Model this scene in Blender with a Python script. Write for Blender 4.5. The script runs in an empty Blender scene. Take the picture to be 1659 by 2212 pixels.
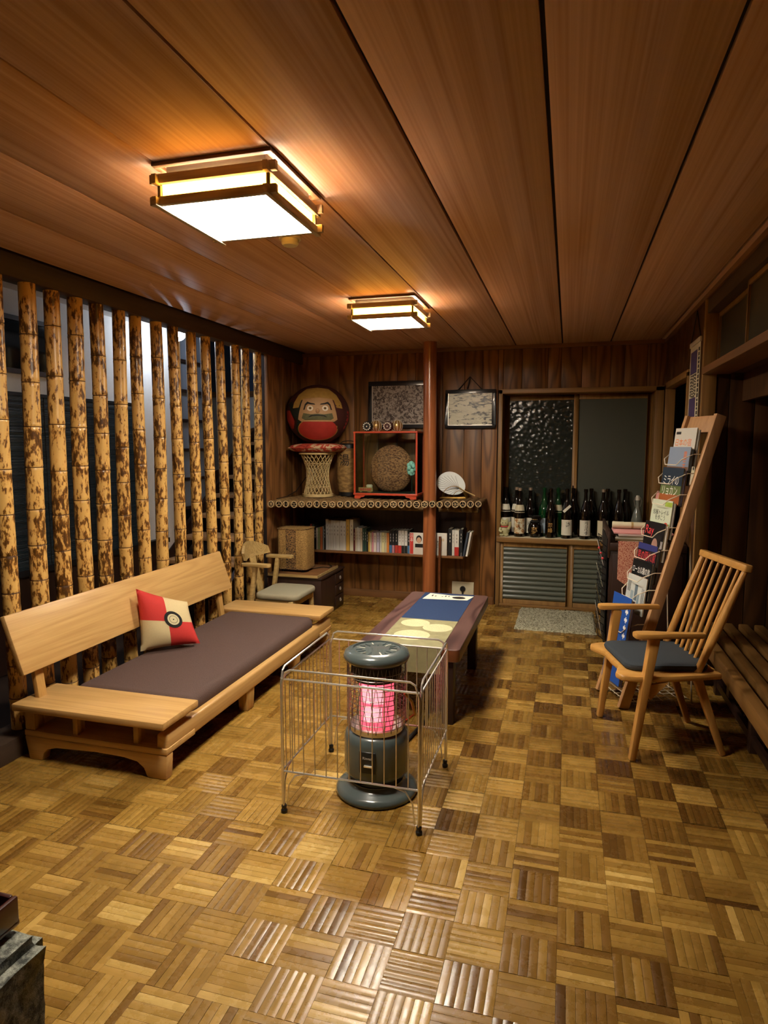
import bpy, bmesh, math, random
from mathutils import Matrix, Vector
random.seed(7)
PI = math.pi
SC = bpy.context.scene
COL = SC.collection

# ------------------------------------------------------------------ camera, world, exposure
CAMZ = 1.45
FPX = 1408.0
yaw, pitch, roll = (math.radians(a) for a in (-15.75, -5.89, 0.03))
_f = Vector((math.sin(yaw)*math.cos(pitch), math.cos(yaw)*math.cos(pitch), math.sin(pitch)))
_r = Vector((math.cos(yaw), -math.sin(yaw), 0)); _u = _r.cross(_f)
_r2 = _r*math.cos(roll)+_u*math.sin(roll); _u2 = -_r*math.sin(roll)+_u*math.cos(roll)
camd = bpy.data.cameras.new('camera'); cam = bpy.data.objects.new('camera', camd); COL.objects.link(cam)
camd.sensor_fit = 'HORIZONTAL'; camd.sensor_width = 36.0; camd.lens = 36.0*FPX/1659.0
camd.clip_start = 0.05; camd.clip_end = 60
cam.matrix_world = Matrix(((_r2.x, _u2.x, -_f.x, 0), (_r2.y, _u2.y, -_f.y, 0), (_r2.z, _u2.z, -_f.z, CAMZ), (0, 0, 0, 1)))
SC.camera = cam
w = bpy.data.worlds.new('World'); SC.world = w; w.use_nodes = True
w.node_tree.nodes['Background'].inputs[0].default_value = (0.5, 0.55, 0.7, 1)
w.node_tree.nodes['Background'].inputs[1].default_value = 0.02
SC.view_settings.view_transform = 'Standard'; SC.view_settings.look = 'None'
SC.view_settings.exposure = 0.25; SC.view_settings.gamma = 1.0
SC.view_settings.use_curve_mapping = False
SC.cycles.caustics_reflective = False
LAMP_L, LAMP_SIDE, HEAT_L, HALL_L = 112.0, 20.0, 1.4, 75.0

# ------------------------------------------------------------------ helpers
def srgb(h):
    h = h.lstrip('#'); c = [int(h[i:i+2], 16)/255 for i in (0, 2, 4)]
    return tuple((x/12.92 if x <= .04045 else ((x+.055)/1.055)**2.4) for x in c)+(1,)
MATS = {}
def newmat(name):
    m = bpy.data.materials.new(name); m.use_nodes = True; MATS[name] = m
    nt = m.node_tree; b = nt.nodes['Principled BSDF']
    return m, nt, b
def plain(name, col, rough=.5, metal=0., spec=.5, emit=None, estr=0., noise=0., nscale=40., trans=0., coat=0., bump=0., alpha=1., ior=1.45):
    m, nt, b = newmat(name); N, L = nt.nodes, nt.links
    c = srgb(col)
    b.inputs['Base Color'].default_value = c; b.inputs['Roughness'].default_value = rough
    b.inputs['Metallic'].default_value = metal; b.inputs['Specular IOR Level'].default_value = spec
    b.inputs['Transmission Weight'].default_value = trans; b.inputs['Coat Weight'].default_value = coat
    b.inputs['Alpha'].default_value = alpha; b.inputs['IOR'].default_value = ior
    if emit: b.inputs['Emission Color'].default_value = srgb(emit); b.inputs['Emission Strength'].default_value = estr
    if noise or bump:
        tc = N.new('ShaderNodeTexCoord'); nz = N.new('ShaderNodeTexNoise'); nz.inputs['Scale'].default_value = nscale; nz.inputs['Detail'].default_value = 3
        L.new(tc.outputs['Object'], nz.inputs['Vector'])
        if noise:
            mx = N.new('ShaderNodeMix'); mx.data_type = 'RGBA'
            mx.inputs['A'].default_value = tuple(x*(1-noise) for x in c[:3])+(1,); mx.inputs['B'].default_value = tuple(min(1, x*(1+noise)) for x in c[:3])+(1,)
            L.new(nz.outputs['Fac'], mx.inputs['Factor']); L.new(mx.outputs['Result'], b.inputs['Base Color'])
        if bump:
            bp = N.new('ShaderNodeBump'); bp.inputs['Strength'].default_value = bump; bp.inputs['Distance'].default_value = .004
            L.new(nz.outputs['Fac'], bp.inputs['Height']); L.new(bp.outputs['Normal'], b.inputs['Normal'])
    return m
def math_node(nt, op, a, b=None, c=None):
    n = nt.nodes.new('ShaderNodeMath'); n.operation = op
    for i, v in enumerate((a, b, c)):
        if v is None: continue
        if isinstance(v, (int, float)): n.inputs[i].default_value = v
        else: nt.links.new(v, n.inputs[i])
    return n.outputs[0]
def wood(name, light, dark, grain='Z', scale=6., stretch=.12, rings=14., ringw=.5, rough=.4, spec=.5, var=.25, fine=.35, coat=0., bump=.05, extra=None):
    """wood with contour rings of a stretched noise, fine streaks, and a random tone per piece"""
    m, nt, b = newmat(name); N, L = nt.nodes, nt.links
    tc = N.new('ShaderNodeTexCoord'); oi = N.new('ShaderNodeObjectInfo')
    off = math_node(nt, 'MULTIPLY', oi.outputs['Random'], 37.0)
    cmb = N.new('ShaderNodeCombineXYZ')
    for k in range(3): L.new(off, cmb.inputs[k])
    add = N.new('ShaderNodeVectorMath'); add.operation = 'ADD'; L.new(tc.outputs['Object'], add.inputs[0]); L.new(cmb.outputs[0], add.inputs[1])
    mp = N.new('ShaderNodeMapping'); s = [1, 1, 1]; s['XYZ'.index(grain)] = stretch; mp.inputs['Scale'].default_value = s
    L.new(add.outputs[0], mp.inputs['Vector'])
    n1 = N.new('ShaderNodeTexNoise'); n1.inputs['Scale'].default_value = scale; n1.inputs['Detail'].default_value = 1.5; n1.inputs['Distortion'].default_value = .25
    L.new(mp.outputs[0], n1.inputs['Vector'])
    sn = math_node(nt, 'SINE', math_node(nt, 'MULTIPLY', n1.outputs['Fac'], rings*2*PI))
    ring = math_node(nt, 'POWER', math_node(nt, 'MULTIPLY_ADD', sn, .5, .5), 2.0)
    n2 = N.new('ShaderNodeTexNoise'); n2.inputs['Scale'].default_value = scale*18; n2.inputs['Detail'].default_value = 3
    mp2 = N.new('ShaderNodeMapping'); s2 = [1, 1, 1]; s2['XYZ'.index(grain)] = stretch*.25; mp2.inputs['Scale'].default_value = s2
    L.new(add.outputs[0], mp2.inputs['Vector']); L.new(mp2.outputs[0], n2.inputs['Vector'])
    fac = math_node(nt, 'ADD', math_node(nt, 'MULTIPLY', ring, ringw), math_node(nt, 'MULTIPLY', math_node(nt, 'SUBTRACT', n2.outputs['Fac'], .35), fine*2.2))
    mx = N.new('ShaderNodeMix'); mx.data_type = 'RGBA'; mx.clamp_factor = True
    mx.inputs['A'].default_value = srgb(light); mx.inputs['B'].default_value = srgb(dark)
    L.new(fac, mx.inputs['Factor'])
    hsv = N.new('ShaderNodeHueSaturation'); L.new(mx.outputs['Result'], hsv.inputs['Color'])
    L.new(math_node(nt, 'MULTIPLY_ADD', oi.outputs['Random'], var*2, 1-var), hsv.inputs['Value'])
    L.new(hsv.outputs[0], b.inputs['Base Color'])
    b.inputs['Roughness'].default_value = rough; b.inputs['Specular IOR Level'].default_value = spec; b.inputs['Coat Weight'].default_value = coat
    b.inputs['Coat Roughness'].default_value = .2
    if bump:
        bp = N.new('ShaderNodeBump'); bp.inputs['Strength'].default_value = bump; bp.inputs['Distance'].default_value = .002
        L.new(n2.outputs['Fac'], bp.inputs['Height']); L.new(bp.outputs['Normal'], b.inputs['Normal'])
    return m

class MB:
    def __init__(s): s.bm = bmesh.new(); s.M = Matrix()
    def v(s, p): return s.bm.verts.new(s.M @ Vector(p))
    def face(s, vs, mi=0):
        try: f = s.bm.faces.new(vs); f.material_index = mi; return f
        except ValueError: return None
    def hexa(s, P, mi=0):
        v = [s.v(p) for p in P]
        for q in ((0, 3, 2, 1), (4, 5, 6, 7), (0, 1, 5, 4), (1, 2, 6, 5), (2, 3, 7, 6), (3, 0, 4, 7)): s.face([v[i] for i in q], mi)
        return s
    def b(s, x0, x1, y0, y1, z0, z1, mi=0):
        return s.hexa([(x0, y0, z0), (x1, y0, z0), (x1, y1, z0), (x0, y1, z0), (x0, y0, z1), (x1, y0, z1), (x1, y1, z1), (x0, y1, z1)], mi)
    def beam(s, p0, p1, w, h, up=(0, 0, 1), w1=None, h1=None):
        """rectangular bar from p0 to p1, w across, h along up"""
        p0, p1 = Vector(p0), Vector(p1); d = (p1-p0).normalized(); up = Vector(up); sd = d.cross(up).normalized(); u2 = sd.cross(d)
        w1 = w if w1 is None else w1; h1 = h if h1 is None else h1
        P = []
        for p, ww, hh in ((p0, w, h), (p1, w1, h1)):
            P += [p-sd*ww/2-u2*hh/2, p+sd*ww/2-u2*hh/2, p+sd*ww/2+u2*hh/2, p-sd*ww/2+u2*hh/2]
        return s.hexa(P)
    def tube(s, pts, r, n=8, closed=False, cap=True, ry=None):
        pts = [Vector(p) for p in pts]; k = len(pts); R = r if isinstance(r, (list, tuple)) else [r]*k
        rings = []; prev = None
        for i, p in enumerate(pts):
            if closed: t = pts[(i+1) % k]-pts[i-1]
            else: t = pts[min(i+1, k-1)]-pts[max(i-1, 0)]
            t = t.normalized()
            if prev is None:
                a = Vector((0, 0, 1)) if abs(t.z) < .9 else Vector((1, 0, 0)); nx = t.cross(a).normalized()
            else: nx = (prev-t*prev.dot(t)).normalized()
            prev = nx; ny = t.cross(nx)
            rings.append([s.v(p+nx*math.cos(2*PI*j/n)*R[i]+ny*math.sin(2*PI*j/n)*(R[i] if ry is None else ry)) for j in range(n)])
        for i in range(k if closed else k-1):
            A, B = rings[i], rings[(i+1) % k]
            for j in range(n): s.face([A[j], A[(j+1) % n], B[(j+1) % n], B[j]])
        if cap and not closed: s.face(rings[0][::-1]); s.face(rings[-1])
        return s
    def lathe(s, prof, n=24, c=(0, 0, 0), a0=0., a1=2*PI, mi=0):
        c = Vector(c); full = abs(a1-a0-2*PI) < 1e-6; m = n if full else n+1
        rings = []
        for r, z in prof:
            rings.append([s.v(c+Vector((0, 0, z)))] if r < 1e-6 else [s.v(c+Vector((r*math.cos(a0+(a1-a0)*j/n), r*math.sin(a0+(a1-a0)*j/n), z))) for j in range(m)])
        for A, B in zip(rings, rings[1:]):
            for j in range(n):
                j2 = (j+1) % m
                if len(A) == 1 and len(B) == 1: continue
                if len(A) == 1: s.face([A[0], B[j2], B[j]], mi)
                elif len(B) == 1: s.face([A[j], A[j2], B[0]], mi)
                else: s.face([A[j], A[j2], B[j2], B[j]], mi)
        return s
    def ball(s, c, r, n=16, m=10):
        r = (r, r, r) if isinstance(r, (int, float)) else r; M0 = s.M
        s.M = M0 @ Matrix.Translation(Vector(c)) @ Matrix.Diagonal((r[0], r[1], r[2], 1))
        s.lathe([(math.sin(PI*i/m), -math.cos(PI*i/m)) for i in range(m+1)], n); s.M = M0; return s
    def prism(s, outline, h0, h1, mi=0):
        """polygon in local XY pulled from z=h0 to h1"""
        A = [s.v((x, y, h0)) for x, y in outline]; B = [s.v((x, y, h1)) for x, y in outline]; k = len(A)
        s.face(A[::-1], mi); s.face(B, mi)
        for i in range(k): s.face([A[i], A[(i+1) % k], B[(i+1) % k], B[i]], mi)
        return s
    def grid(s, nu, nv, fn, mi=None, closed_u=False):
        P = [[s.v(fn(i/nu, j/nv)) for j in range(nv+1)] for i in range(nu+1)]
        for i in range(nu):
            for j in range(nv):
                f = s.face([P[i][j], P[i+1][j], P[i+1][j+1], P[i][j+1]])
                if f and mi: f.material_index = mi((i+.5)/nu, (j+.5)/nv)
        return s
    def mesh(s, name, bevel=0., seg=2, smooth=None, fix=True):
        bm = s.bm
        if bevel:
            bmesh.ops.remove_doubles(bm, verts=bm.verts, dist=1e-6)
            es = [e for e in bm.edges if len(e.link_faces) == 2 and e.calc_face_angle(0) > .6]
            bmesh.ops.bevel(bm, geom=es, offset=bevel, segments=seg, affect='EDGES', profile=.5, clamp_overlap=True)
        if fix: bmesh.ops.recalc_face_normals(bm, faces=bm.faces)
        me = bpy.data.meshes.new(name); bm.to_mesh(me); bm.free()
        if smooth is None: smooth = 35 if not bevel else 40
        if smooth:
            me.polygons.foreach_set('use_smooth', [True]*len(me.polygons)); me.set_sharp_from_angle(angle=math.radians(smooth))
        return me
W = {}
def tag(o, label=None, cat=None, group=None, kind=None):
    if label: o['label'] = label
    if cat: o['category'] = cat
    if group: o['group'] = group
    if kind: o['kind'] = kind
    return o
def link(name, me, mats, parent=None, M=None):
    o = bpy.data.objects.new(name, me); COL.objects.link(o)
    if me is not None and not me.materials:
        for m in (mats if isinstance(mats, (list, tuple)) else [mats]): me.materials.append(MATS[m])
    if parent is not None: o.parent = parent
    if M is not None: o.matrix_local = M
    W[o] = (W[parent] if parent is not None else Matrix()) @ (M if M is not None else Matrix())
    return o
def part(name, mb, mats, parent=None, bevel=0., local=False, smooth=None, seg=2, fix=True):
    """link an MB as one object; its coordinates are the room's unless local"""
    if parent is not None and not local: mb.bm.transform(W[parent].inverted())
    return link(name, mb.mesh(name, bevel, seg, smooth, fix), mats, parent)
def thing(name, label, cat, loc=(0, 0, 0), rz=0., group=None):
    o = link(name, None, None, None, Matrix.Translation(Vector(loc)) @ Matrix.Rotation(rz, 4, 'Z'))
    return tag(o, label, cat, group)
def single(name, mb, mats, label, cat, group=None, bevel=0., smooth=None, loc=None):
    """a thing that is one mesh; its origin goes to loc"""
    M = Matrix.Translation(Vector(loc)) if loc is not None else None
    if M is not None: mb.bm.transform(M.inverted())
    return tag(link(name, mb.mesh(name, bevel, 2, smooth), mats, None, M), label, cat, group)
def struct(name, mb=None, mats=None, parent=None, bevel=0.):
    o = link(name, None if mb is None else mb.mesh(name, bevel), mats, parent)
    if parent is None: o['kind'] = 'structure'
    return o
def copy_tree(o, M, parent=None):
    c = o.copy(); COL.objects.link(c); c.parent = parent
    if M is not None: c.matrix_local = M
    W[c] = M
    for ch in o.children: copy_tree(ch, None, c)
    return c
# flat lettering: all glyph outlines are made once here, before the scene fills up
TXT = {}
def glyphs(body):
    if body not in TXT:
        cu = bpy.data.curves.new('lettering', 'FONT'); cu.body = body; cu.align_x = 'CENTER'; cu.space_line = .95; cu.resolution_u = 3
        o = bpy.data.objects.new('lettering', cu); COL.objects.link(o)
        me = bpy.data.meshes.new_from_object(o.evaluated_get(bpy.context.evaluated_depsgraph_get()))
        V = [tuple(v.co) for v in me.vertices]; Fc = [tuple(p.vertices) for p in me.polygons]
        bpy.data.objects.remove(o); bpy.data.curves.remove(cu); bpy.data.meshes.remove(me)
        xs, ys = [v[0] for v in V], [v[1] for v in V]; x0, x1, y0, y1 = min(xs), max(xs), min(ys), max(ys)
        TXT[body] = ([((v[0]-x0)/(x1-x0)-.5, (v[1]-y0)/(y1-y0)-.5) for v in V], Fc)
    return TXT[body]
def lettering(body, w, h, M, mat, parent, bend=None, name='lettering'):
    """text fitted into a w x h box; M maps (x right, y up, z out) to the room; bend = radius of a cylinder it wraps"""
    V, Fc = glyphs(body); P = []
    for x, y in V:
        x, y = x*w, y*h
        if bend: P.append(M @ Vector((bend*math.sin(x/bend), y, bend*math.cos(x/bend)-bend)))
        else: P.append(M @ Vector((x, y, 0)))
    if parent is not None: I = W[parent].inverted(); P = [I @ p for p in P]
    me = bpy.data.meshes.new(name); me.from_pydata(P, [], Fc)
    return link(name, me, mat, parent)
for _t in ('湯', '内\n山\n乃\n雫', '夢', '雲\n海', '翠\n峰', '蔵', '日本の宿', '露\n天', 'ミライの\nリョカン', '信越トレイル\nを歩こう', 'Ray', '男の隠れ家', 'ローカル線の旅', '列島縦断', 'Rinnai', '禅', '整\n理', '日\n本'): glyphs(_t)
def frame_M(o, x, y):
    """matrix from origin, x direction, y direction (z = x cross y)"""
    x = Vector(x).normalized(); y = Vector(y); y = (y-x*y.dot(x)).normalized(); z = x.cross(y); o = Vector(o)
    return Matrix(((x.x, y.x, z.x, o.x), (x.y, y.y, z.y, o.y), (x.z, y.z, z.z, o.z), (0, 0, 0, 1)))
def circle(cx, cy, rx, ry=None, n=24, a0=0., a1=2*PI):
    ry = rx if ry is None else ry; full = abs(a1-a0-2*PI) < 1e-6
    return [(cx+rx*math.cos(a0+(a1-a0)*i/(n if full else n-1)), cy+ry*math.sin(a0+(a1-a0)*i/(n if full else n-1))) for i in range(n)]
def rrect(x0, x1, y0, y1, r, n=5):
    P = []
    for cx, cy, a in ((x1-r, y1-r, 0), (x0+r, y1-r, PI/2), (x0+r, y0+r, PI), (x1-r, y0+r, 1.5*PI)):
        P += [(cx+r*math.cos(a+PI/2*i/n), cy+r*math.sin(a+PI/2*i/n)) for i in range(n+1)]
    return P
def ordinal(n):
    tens = {2: 'twent', 3: 'thirt', 4: 'fort'}; W1 = ['first', 'second', 'third', 'fourth', 'fifth', 'sixth', 'seventh', 'eighth', 'ninth', 'tenth', 'eleventh', 'twelfth', 'thirteenth', 'fourteenth', 'fifteenth', 'sixteenth', 'seventeenth', 'eighteenth', 'nineteenth']
    if n < 19: return W1[n]
    a, b = divmod(n+1, 10); return tens[a]+'ieth' if b == 0 else tens[a]+'y-'+W1[b-1]

# ------------------------------------------------------------------ materials
wood('ceiling_wood', '#d6b09a', '#b18669', 'Y', 5, .02, 7, .35, .62, .12, .04, .7, bump=.02)
plain('groove_dark', '#1d100a', .8)
wood('wall_wood', '#83582f', '#4f3016', 'Z', 5, .14, 9, .75, .42, .4, .2, .3, bump=.04)
wood('wall_wood_x', '#7c5532', '#523519', 'X', 5, .14, 6, .4, .45, .4, .1, .3)
wood('wall_wood_y', '#7c5532', '#523519', 'Y', 5, .14, 6, .4, .45, .4, .1, .3)
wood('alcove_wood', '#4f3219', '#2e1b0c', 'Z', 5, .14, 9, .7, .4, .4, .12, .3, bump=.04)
wood('dark_beam', '#4a3a2e', '#33261e', 'Y', 6, .1, 5, .3, .55, .3, .1, .3)
wood('dark_wood', '#35221a', '#1f130e', 'Z', 6, .1, 6, .4, .4, .4, .1, .3)
wood('frame_wood', '#94703f', '#664623', 'Z', 6, .1, 6, .35, .45, .4, .12, .4)
wood('frame_wood_x', '#94703f', '#664623', 'X', 6, .1, 6, .35, .45, .4, .12, .4)
wood('oak_y', '#cda468', '#ab8046', 'Y', 7, .07, 9, .35, .38, .5, .05, .45, bump=.03)
wood('oak_x', '#cda468', '#ab8046', 'X', 7, .07, 9, .35, .38, .5, .05, .45, bump=.03)
wood('oak_z', '#bd9354', '#98703a', 'Z', 7, .07, 9, .3, .42, .5, .05, .45, bump=.03)
wood('chair_oak', '#c4914c', '#a07034', 'Z', 8, .08, 7, .3, .33, .5, .05, .4)
wood('chair_oak_x', '#cb9850', '#a67436', 'X', 8, .08, 7, .3, .33, .5, .05, .4)
wood('aged_oak', '#b79a63', '#8b7040', 'X', 9, .12, 10, .5, .5, .4, .05, .4)
wood('table_top_wood', '#6d504a', '#40292a', 'Y', 4.5, .14, 9, .8, .32, .5, .02, .25)
wood('table_edge_wood', '#6e3f22', '#4b2814', 'Y', 3.2, .2, 8, .5, .35, .5, .02, .3)
wood('table_leg_wood', '#2d1a14', '#1a0f0c', 'Z', 5, .1, 6, .4, .4, .4, .02, .3)
wood('post_wood', '#a8643a', '#6c3a1c', 'Z', 7, .06, 6, .5, .28, .6, .02, .5, coat=.3, bump=.15)
wood('rack_wood', '#c3976a', '#a1774c', 'Z', 8, .06, 6, .3, .5, .4, .03, .3)
wood('bench_wood', '#745228', '#523819', 'Y', 8, .05, 7, .35, .38, .5, .12, .5, bump=.04)
wood('lamp_frame_wood', '#c4b59c', '#95856f', 'X', 10, .1, 8, .5, .6, .3, .03, .4)
wood('lamp_frame_wood_y', '#c4b59c', '#95856f', 'Y', 10, .1, 8, .5, .6, .3, .03, .4)
plain('lamp_base', '#6f675a', .6)
plain('lamp_panel', '#ffffff', .5, emit='#fff3df', estr=LAMP_L)
plain('lamp_side', '#fff0cc', .5, emit='#ffaf3c', estr=LAMP_SIDE)
plain('plaster', '#d6d4d0', .9, noise=.06, nscale=30)
plain('night_glass', '#11171a', .08, spec=.6)
plain('black_iron', '#17171a', .5, metal=.3)
plain('black_plastic', '#151515', .45)
plain('chrome', '#ece8e0', .3, metal=.85)
plain('steel_wire', '#d6d0c4', .35, metal=.8)
plain('guard_wire', '#8d8880', .4, metal=.8)
plain('white_wire', '#d9cdb4', .45)
plain('stove_enamel', '#4c5655', .25, spec=.6, coat=.4)
plain('stove_dark', '#16191a', .35)
plain('stove_glow', '#f08a9a', .3, emit='#ff5a72', estr=HEAT_L*.8)
plain('stove_core', '#ffd0d4', .3, emit='#ff9aa6', estr=HEAT_L*.95)
plain('brass', '#a07f43', .35, metal=1.)
plain('white_text', '#e8e6df', .5); plain('black_text', '#14110f', .6); plain('red_text', '#d8464a', .5); plain('orange_text', '#e2762b', .5); plain('gold_text', '#c39b5a', .4)
plain('paper', '#d9d5c4', .8, noise=.05); plain('paper_cream', '#cfc6a8', .8, noise=.05); plain('paper_pink', '#c98a86', .8, noise=.06)
plain('cord_black', '#15110e', .7)
plain('white_plastic', '#cfc9b8', .5)

# floor parquet: warm strips, a random tone per strip over a painted directional sheen, large worn patches in the varnish
def parquet():
    m, nt, b = newmat('parquet'); N, L = nt.nodes, nt.links
    at = N.new('ShaderNodeAttribute'); at.attribute_name = 'tone'; oi = N.new('ShaderNodeObjectInfo')
    sc_ = N.new('ShaderNodeSeparateColor'); L.new(oi.outputs['Color'], sc_.inputs[0])
    t = math_node(nt, 'ADD', at.outputs['Fac'], sc_.outputs[0])
    rp = N.new('ShaderNodeValToRGB'); L.new(t, rp.inputs[0]); e = rp.color_ramp.elements
    e[0].position = 0; e[0].color = srgb('#54381a'); e[1].position = 1; e[1].color = srgb('#ccaa66')
    for p, c in ((.3, '#7d5b2b'), (.55, '#9b783d'), (.78, '#b18c4c')): k = e.new(p); k.color = srgb(c)
    g = N.new('ShaderNodeNewGeometry')
    at2 = N.new('ShaderNodeAttribute'); at2.attribute_name = 'along'      # 0: strip runs along x, 1: along y
    sep = N.new('ShaderNodeSeparateXYZ'); L.new(g.outputs['Position'], sep.inputs[0])
    cA = N.new('ShaderNodeCombineXYZ'); cB = N.new('ShaderNodeCombineXYZ')
    zz = math_node(nt, 'MULTIPLY', t, 9.0)
    L.new(math_node(nt, 'MULTIPLY', sep.outputs[0], 9.), cA.inputs[0]); L.new(math_node(nt, 'MULTIPLY', sep.outputs[1], 120.), cA.inputs[1]); L.new(zz, cA.inputs[2])
    L.new(math_node(nt, 'MULTIPLY', sep.outputs[1], 9.), cB.inputs[0]); L.new(math_node(nt, 'MULTIPLY', sep.outputs[0], 120.), cB.inputs[1]); L.new(zz, cB.inputs[2])
    mv = N.new('ShaderNodeMix'); mv.data_type = 'VECTOR'; L.new(at2.outputs['Fac'], mv.inputs['Factor']); L.new(cA.outputs[0], mv.inputs[4]); L.new(cB.outputs[0], mv.inputs[5])
    n1 = N.new('ShaderNodeTexNoise'); n1.inputs['Scale'].default_value = 1.6; n1.inputs['Detail'].default_value = 4; n1.inputs['Roughness'].default_value = .65
    L.new(mv.outputs[1], n1.inputs['Vector'])
    n2 = N.new('ShaderNodeTexNoise'); n2.inputs['Scale'].default_value = 1.3; n2.inputs['Detail'].default_value = 5; n2.inputs['Roughness'].default_value = .6; L.new(g.outputs['Position'], n2.inputs['Vector'])
    n3 = N.new('ShaderNodeTexNoise'); n3.inputs['Scale'].default_value = 14; n3.inputs['Detail'].default_value = 5; n3.inputs['Roughness'].default_value = .7; L.new(g.outputs['Position'], n3.inputs['Vector'])
    val = math_node(nt, 'ADD', math_node(nt, 'MULTIPLY_ADD', n1.outputs['Fac'], .45, .62), math_node(nt, 'MULTIPLY_ADD', n2.outputs['Fac'], .7, -.35))
    val = math_node(nt, 'ADD', val, math_node(nt, 'MULTIPLY_ADD', n3.outputs['Fac'], .4, -.2))
    hs = N.new('ShaderNodeHueSaturation'); hs.inputs['Saturation'].default_value = 1.05; L.new(rp.outputs[0], hs.inputs['Color']); L.new(val, hs.inputs['Value'])
    L.new(hs.outputs[0], b.inputs['Base Color'])
    L.new(math_node(nt, 'MULTIPLY_ADD', n3.outputs['Fac'], .35, .10), b.inputs['Roughness'])
    b.inputs['Specular IOR Level'].default_value = .5
    bp = N.new('ShaderNodeBump'); bp.inputs['Strength'].default_value = .12; bp.inputs['Distance'].default_value = .002
    L.new(n1.outputs['Fac'], bp.inputs['Height']); L.new(bp.outputs['Normal'], b.inputs['Normal'])
parquet()
plain('joint', '#2a1809', .8)

# ------------------------------------------------------------------ floor
ZC, YB, XR = 2.31, 5.88, 0.75
T = .1524
GX0, GY0 = -.602, 1.69
floor = struct('floor', MB().b(-4.6, 1.7, -1.6, 8.2, -.06, -.006), 'joint')
def strip_mesh(name, length, width, crown):
    m = MB(); n = 4; prof = []
    for i in range(n+1):
        q = i/n*2-1; prof.append((q*width/2*.965, crown*(1-q*q)-.0004*abs(q)**6))
    A = [m.v((-length/2*.995, y, z)) for y, z in prof]; B = [m.v((length/2*.995, y, z)) for y, z in prof]
    for i in range(n): m.face([A[i], B[i], B[i+1], A[i+1]])
    a0, a1, b0, b1 = (m.v((A[0].co.x, A[0].co.y, -.005)), m.v((A[0].co.x, A[-1].co.y, -.005)), m.v((B[0].co.x, B[0].co.y, -.005)), m.v((B[0].co.x, B[-1].co.y, -.005)))
    m.face([a0, b0, B[0], A[0]]); m.face([A[-1], B[-1], b1, a1]); m.face([a0]+A+[a1]); m.face([b1]+B[::-1]+[b0])
    return m
NS = 6
STRIPS = {}
for along in (0, 1):
    for ci, cr in enumerate((.0002, .0005, .001, .0017)):
        me = strip_mesh('strip', T, T/NS, cr).mesh('strip', smooth=30)
        if along: me.transform(Matrix.Rotation(PI/2, 4, 'Z'))
        a = me.attributes.new('along', 'FLOAT', 'FACE'); a.data.foreach_set('value', [float(along)]*len(me.polygons))
        me.materials.append(MATS['parquet']); STRIPS[along, ci] = me
def pix(x, y, z=0.):
    d = Vector((x, y, z-CAMZ)); dz = d.dot(_f)
    return (829.5+FPX*d.dot(_r2)/dz, 1106-FPX*d.dot(_u2)/dz, dz)
cells = []
for i in range(-14, 15):
    for j in range(-14, 29):
        x, y = GX0+(i+.5)*T, GY0+(j+.5)*T
        if x < -2.72 or x > 1.62 or y < -1.5 or y > 5.9: continue
        px, py, dz = pix(x, y)
        vis = dz > .3 and -120 < px < 1780 and py < 2330
        cells.append((1/dz**3 if vis else 0, i, j, x, y))
cells.sort(reverse=True)
backing = MB().b(-T*.497, T*.497, -T*.497, T*.497, -.012, -.0045).mesh('parquet_block', smooth=0); backing.materials.append(MATS['joint'])
rf = random.Random(3)
stuffV, stuffF, stuffT, stuffA = [], [], [], []
def block_tone(along, x): return ((.63 if not along else .34) if x > -.6 else (.6 if not along else .46))+rf.gauss(0, .1)-(.12 if x > -.15 else 0)  # paints sheen by strip direction; right blocks darkened for wear and light falloff
def add_strips_flat(x, y, along, V, Fc, Tn, Al, xw, crown=.0006):
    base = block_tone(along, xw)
    for k in range(NS):
        o = (k-(NS-1)/2)*T/NS; tone = base+rf.gauss(0, .09); n = len(V); hw, hl = T/NS*.472, T*.494
        zt = rf.uniform(-.0004, .0004)
        for sgn, zz in ((-1, zt-.0005), (0, zt+crown), (1, zt-.0005)):
            for e in (-hl, hl): V.append((x+(e if not along else o+sgn*hw), y+(o+sgn*hw if not along else e), zz))
        q = [(n, n+1, n+3, n+2), (n+2, n+3, n+5, n+4)]
        if along: q = [f[::-1] for f in q]
        Fc += q; Tn += [tone]*2; Al += [float(along)]*2
def flat_object(name, V, Fc, Tn, Al, parent):
    me = bpy.data.meshes.new(name); me.from_pydata(V, [], Fc)
    a = me.attributes.new('tone', 'FLOAT', 'FACE'); a.data.foreach_set('value', Tn)
    a = me.attributes.new('along', 'FLOAT', 'FACE'); a.data.foreach_set('value', Al)
    o = link(name, me, 'parquet', parent); o.color = (0, 0, 0, 1); return o
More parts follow.
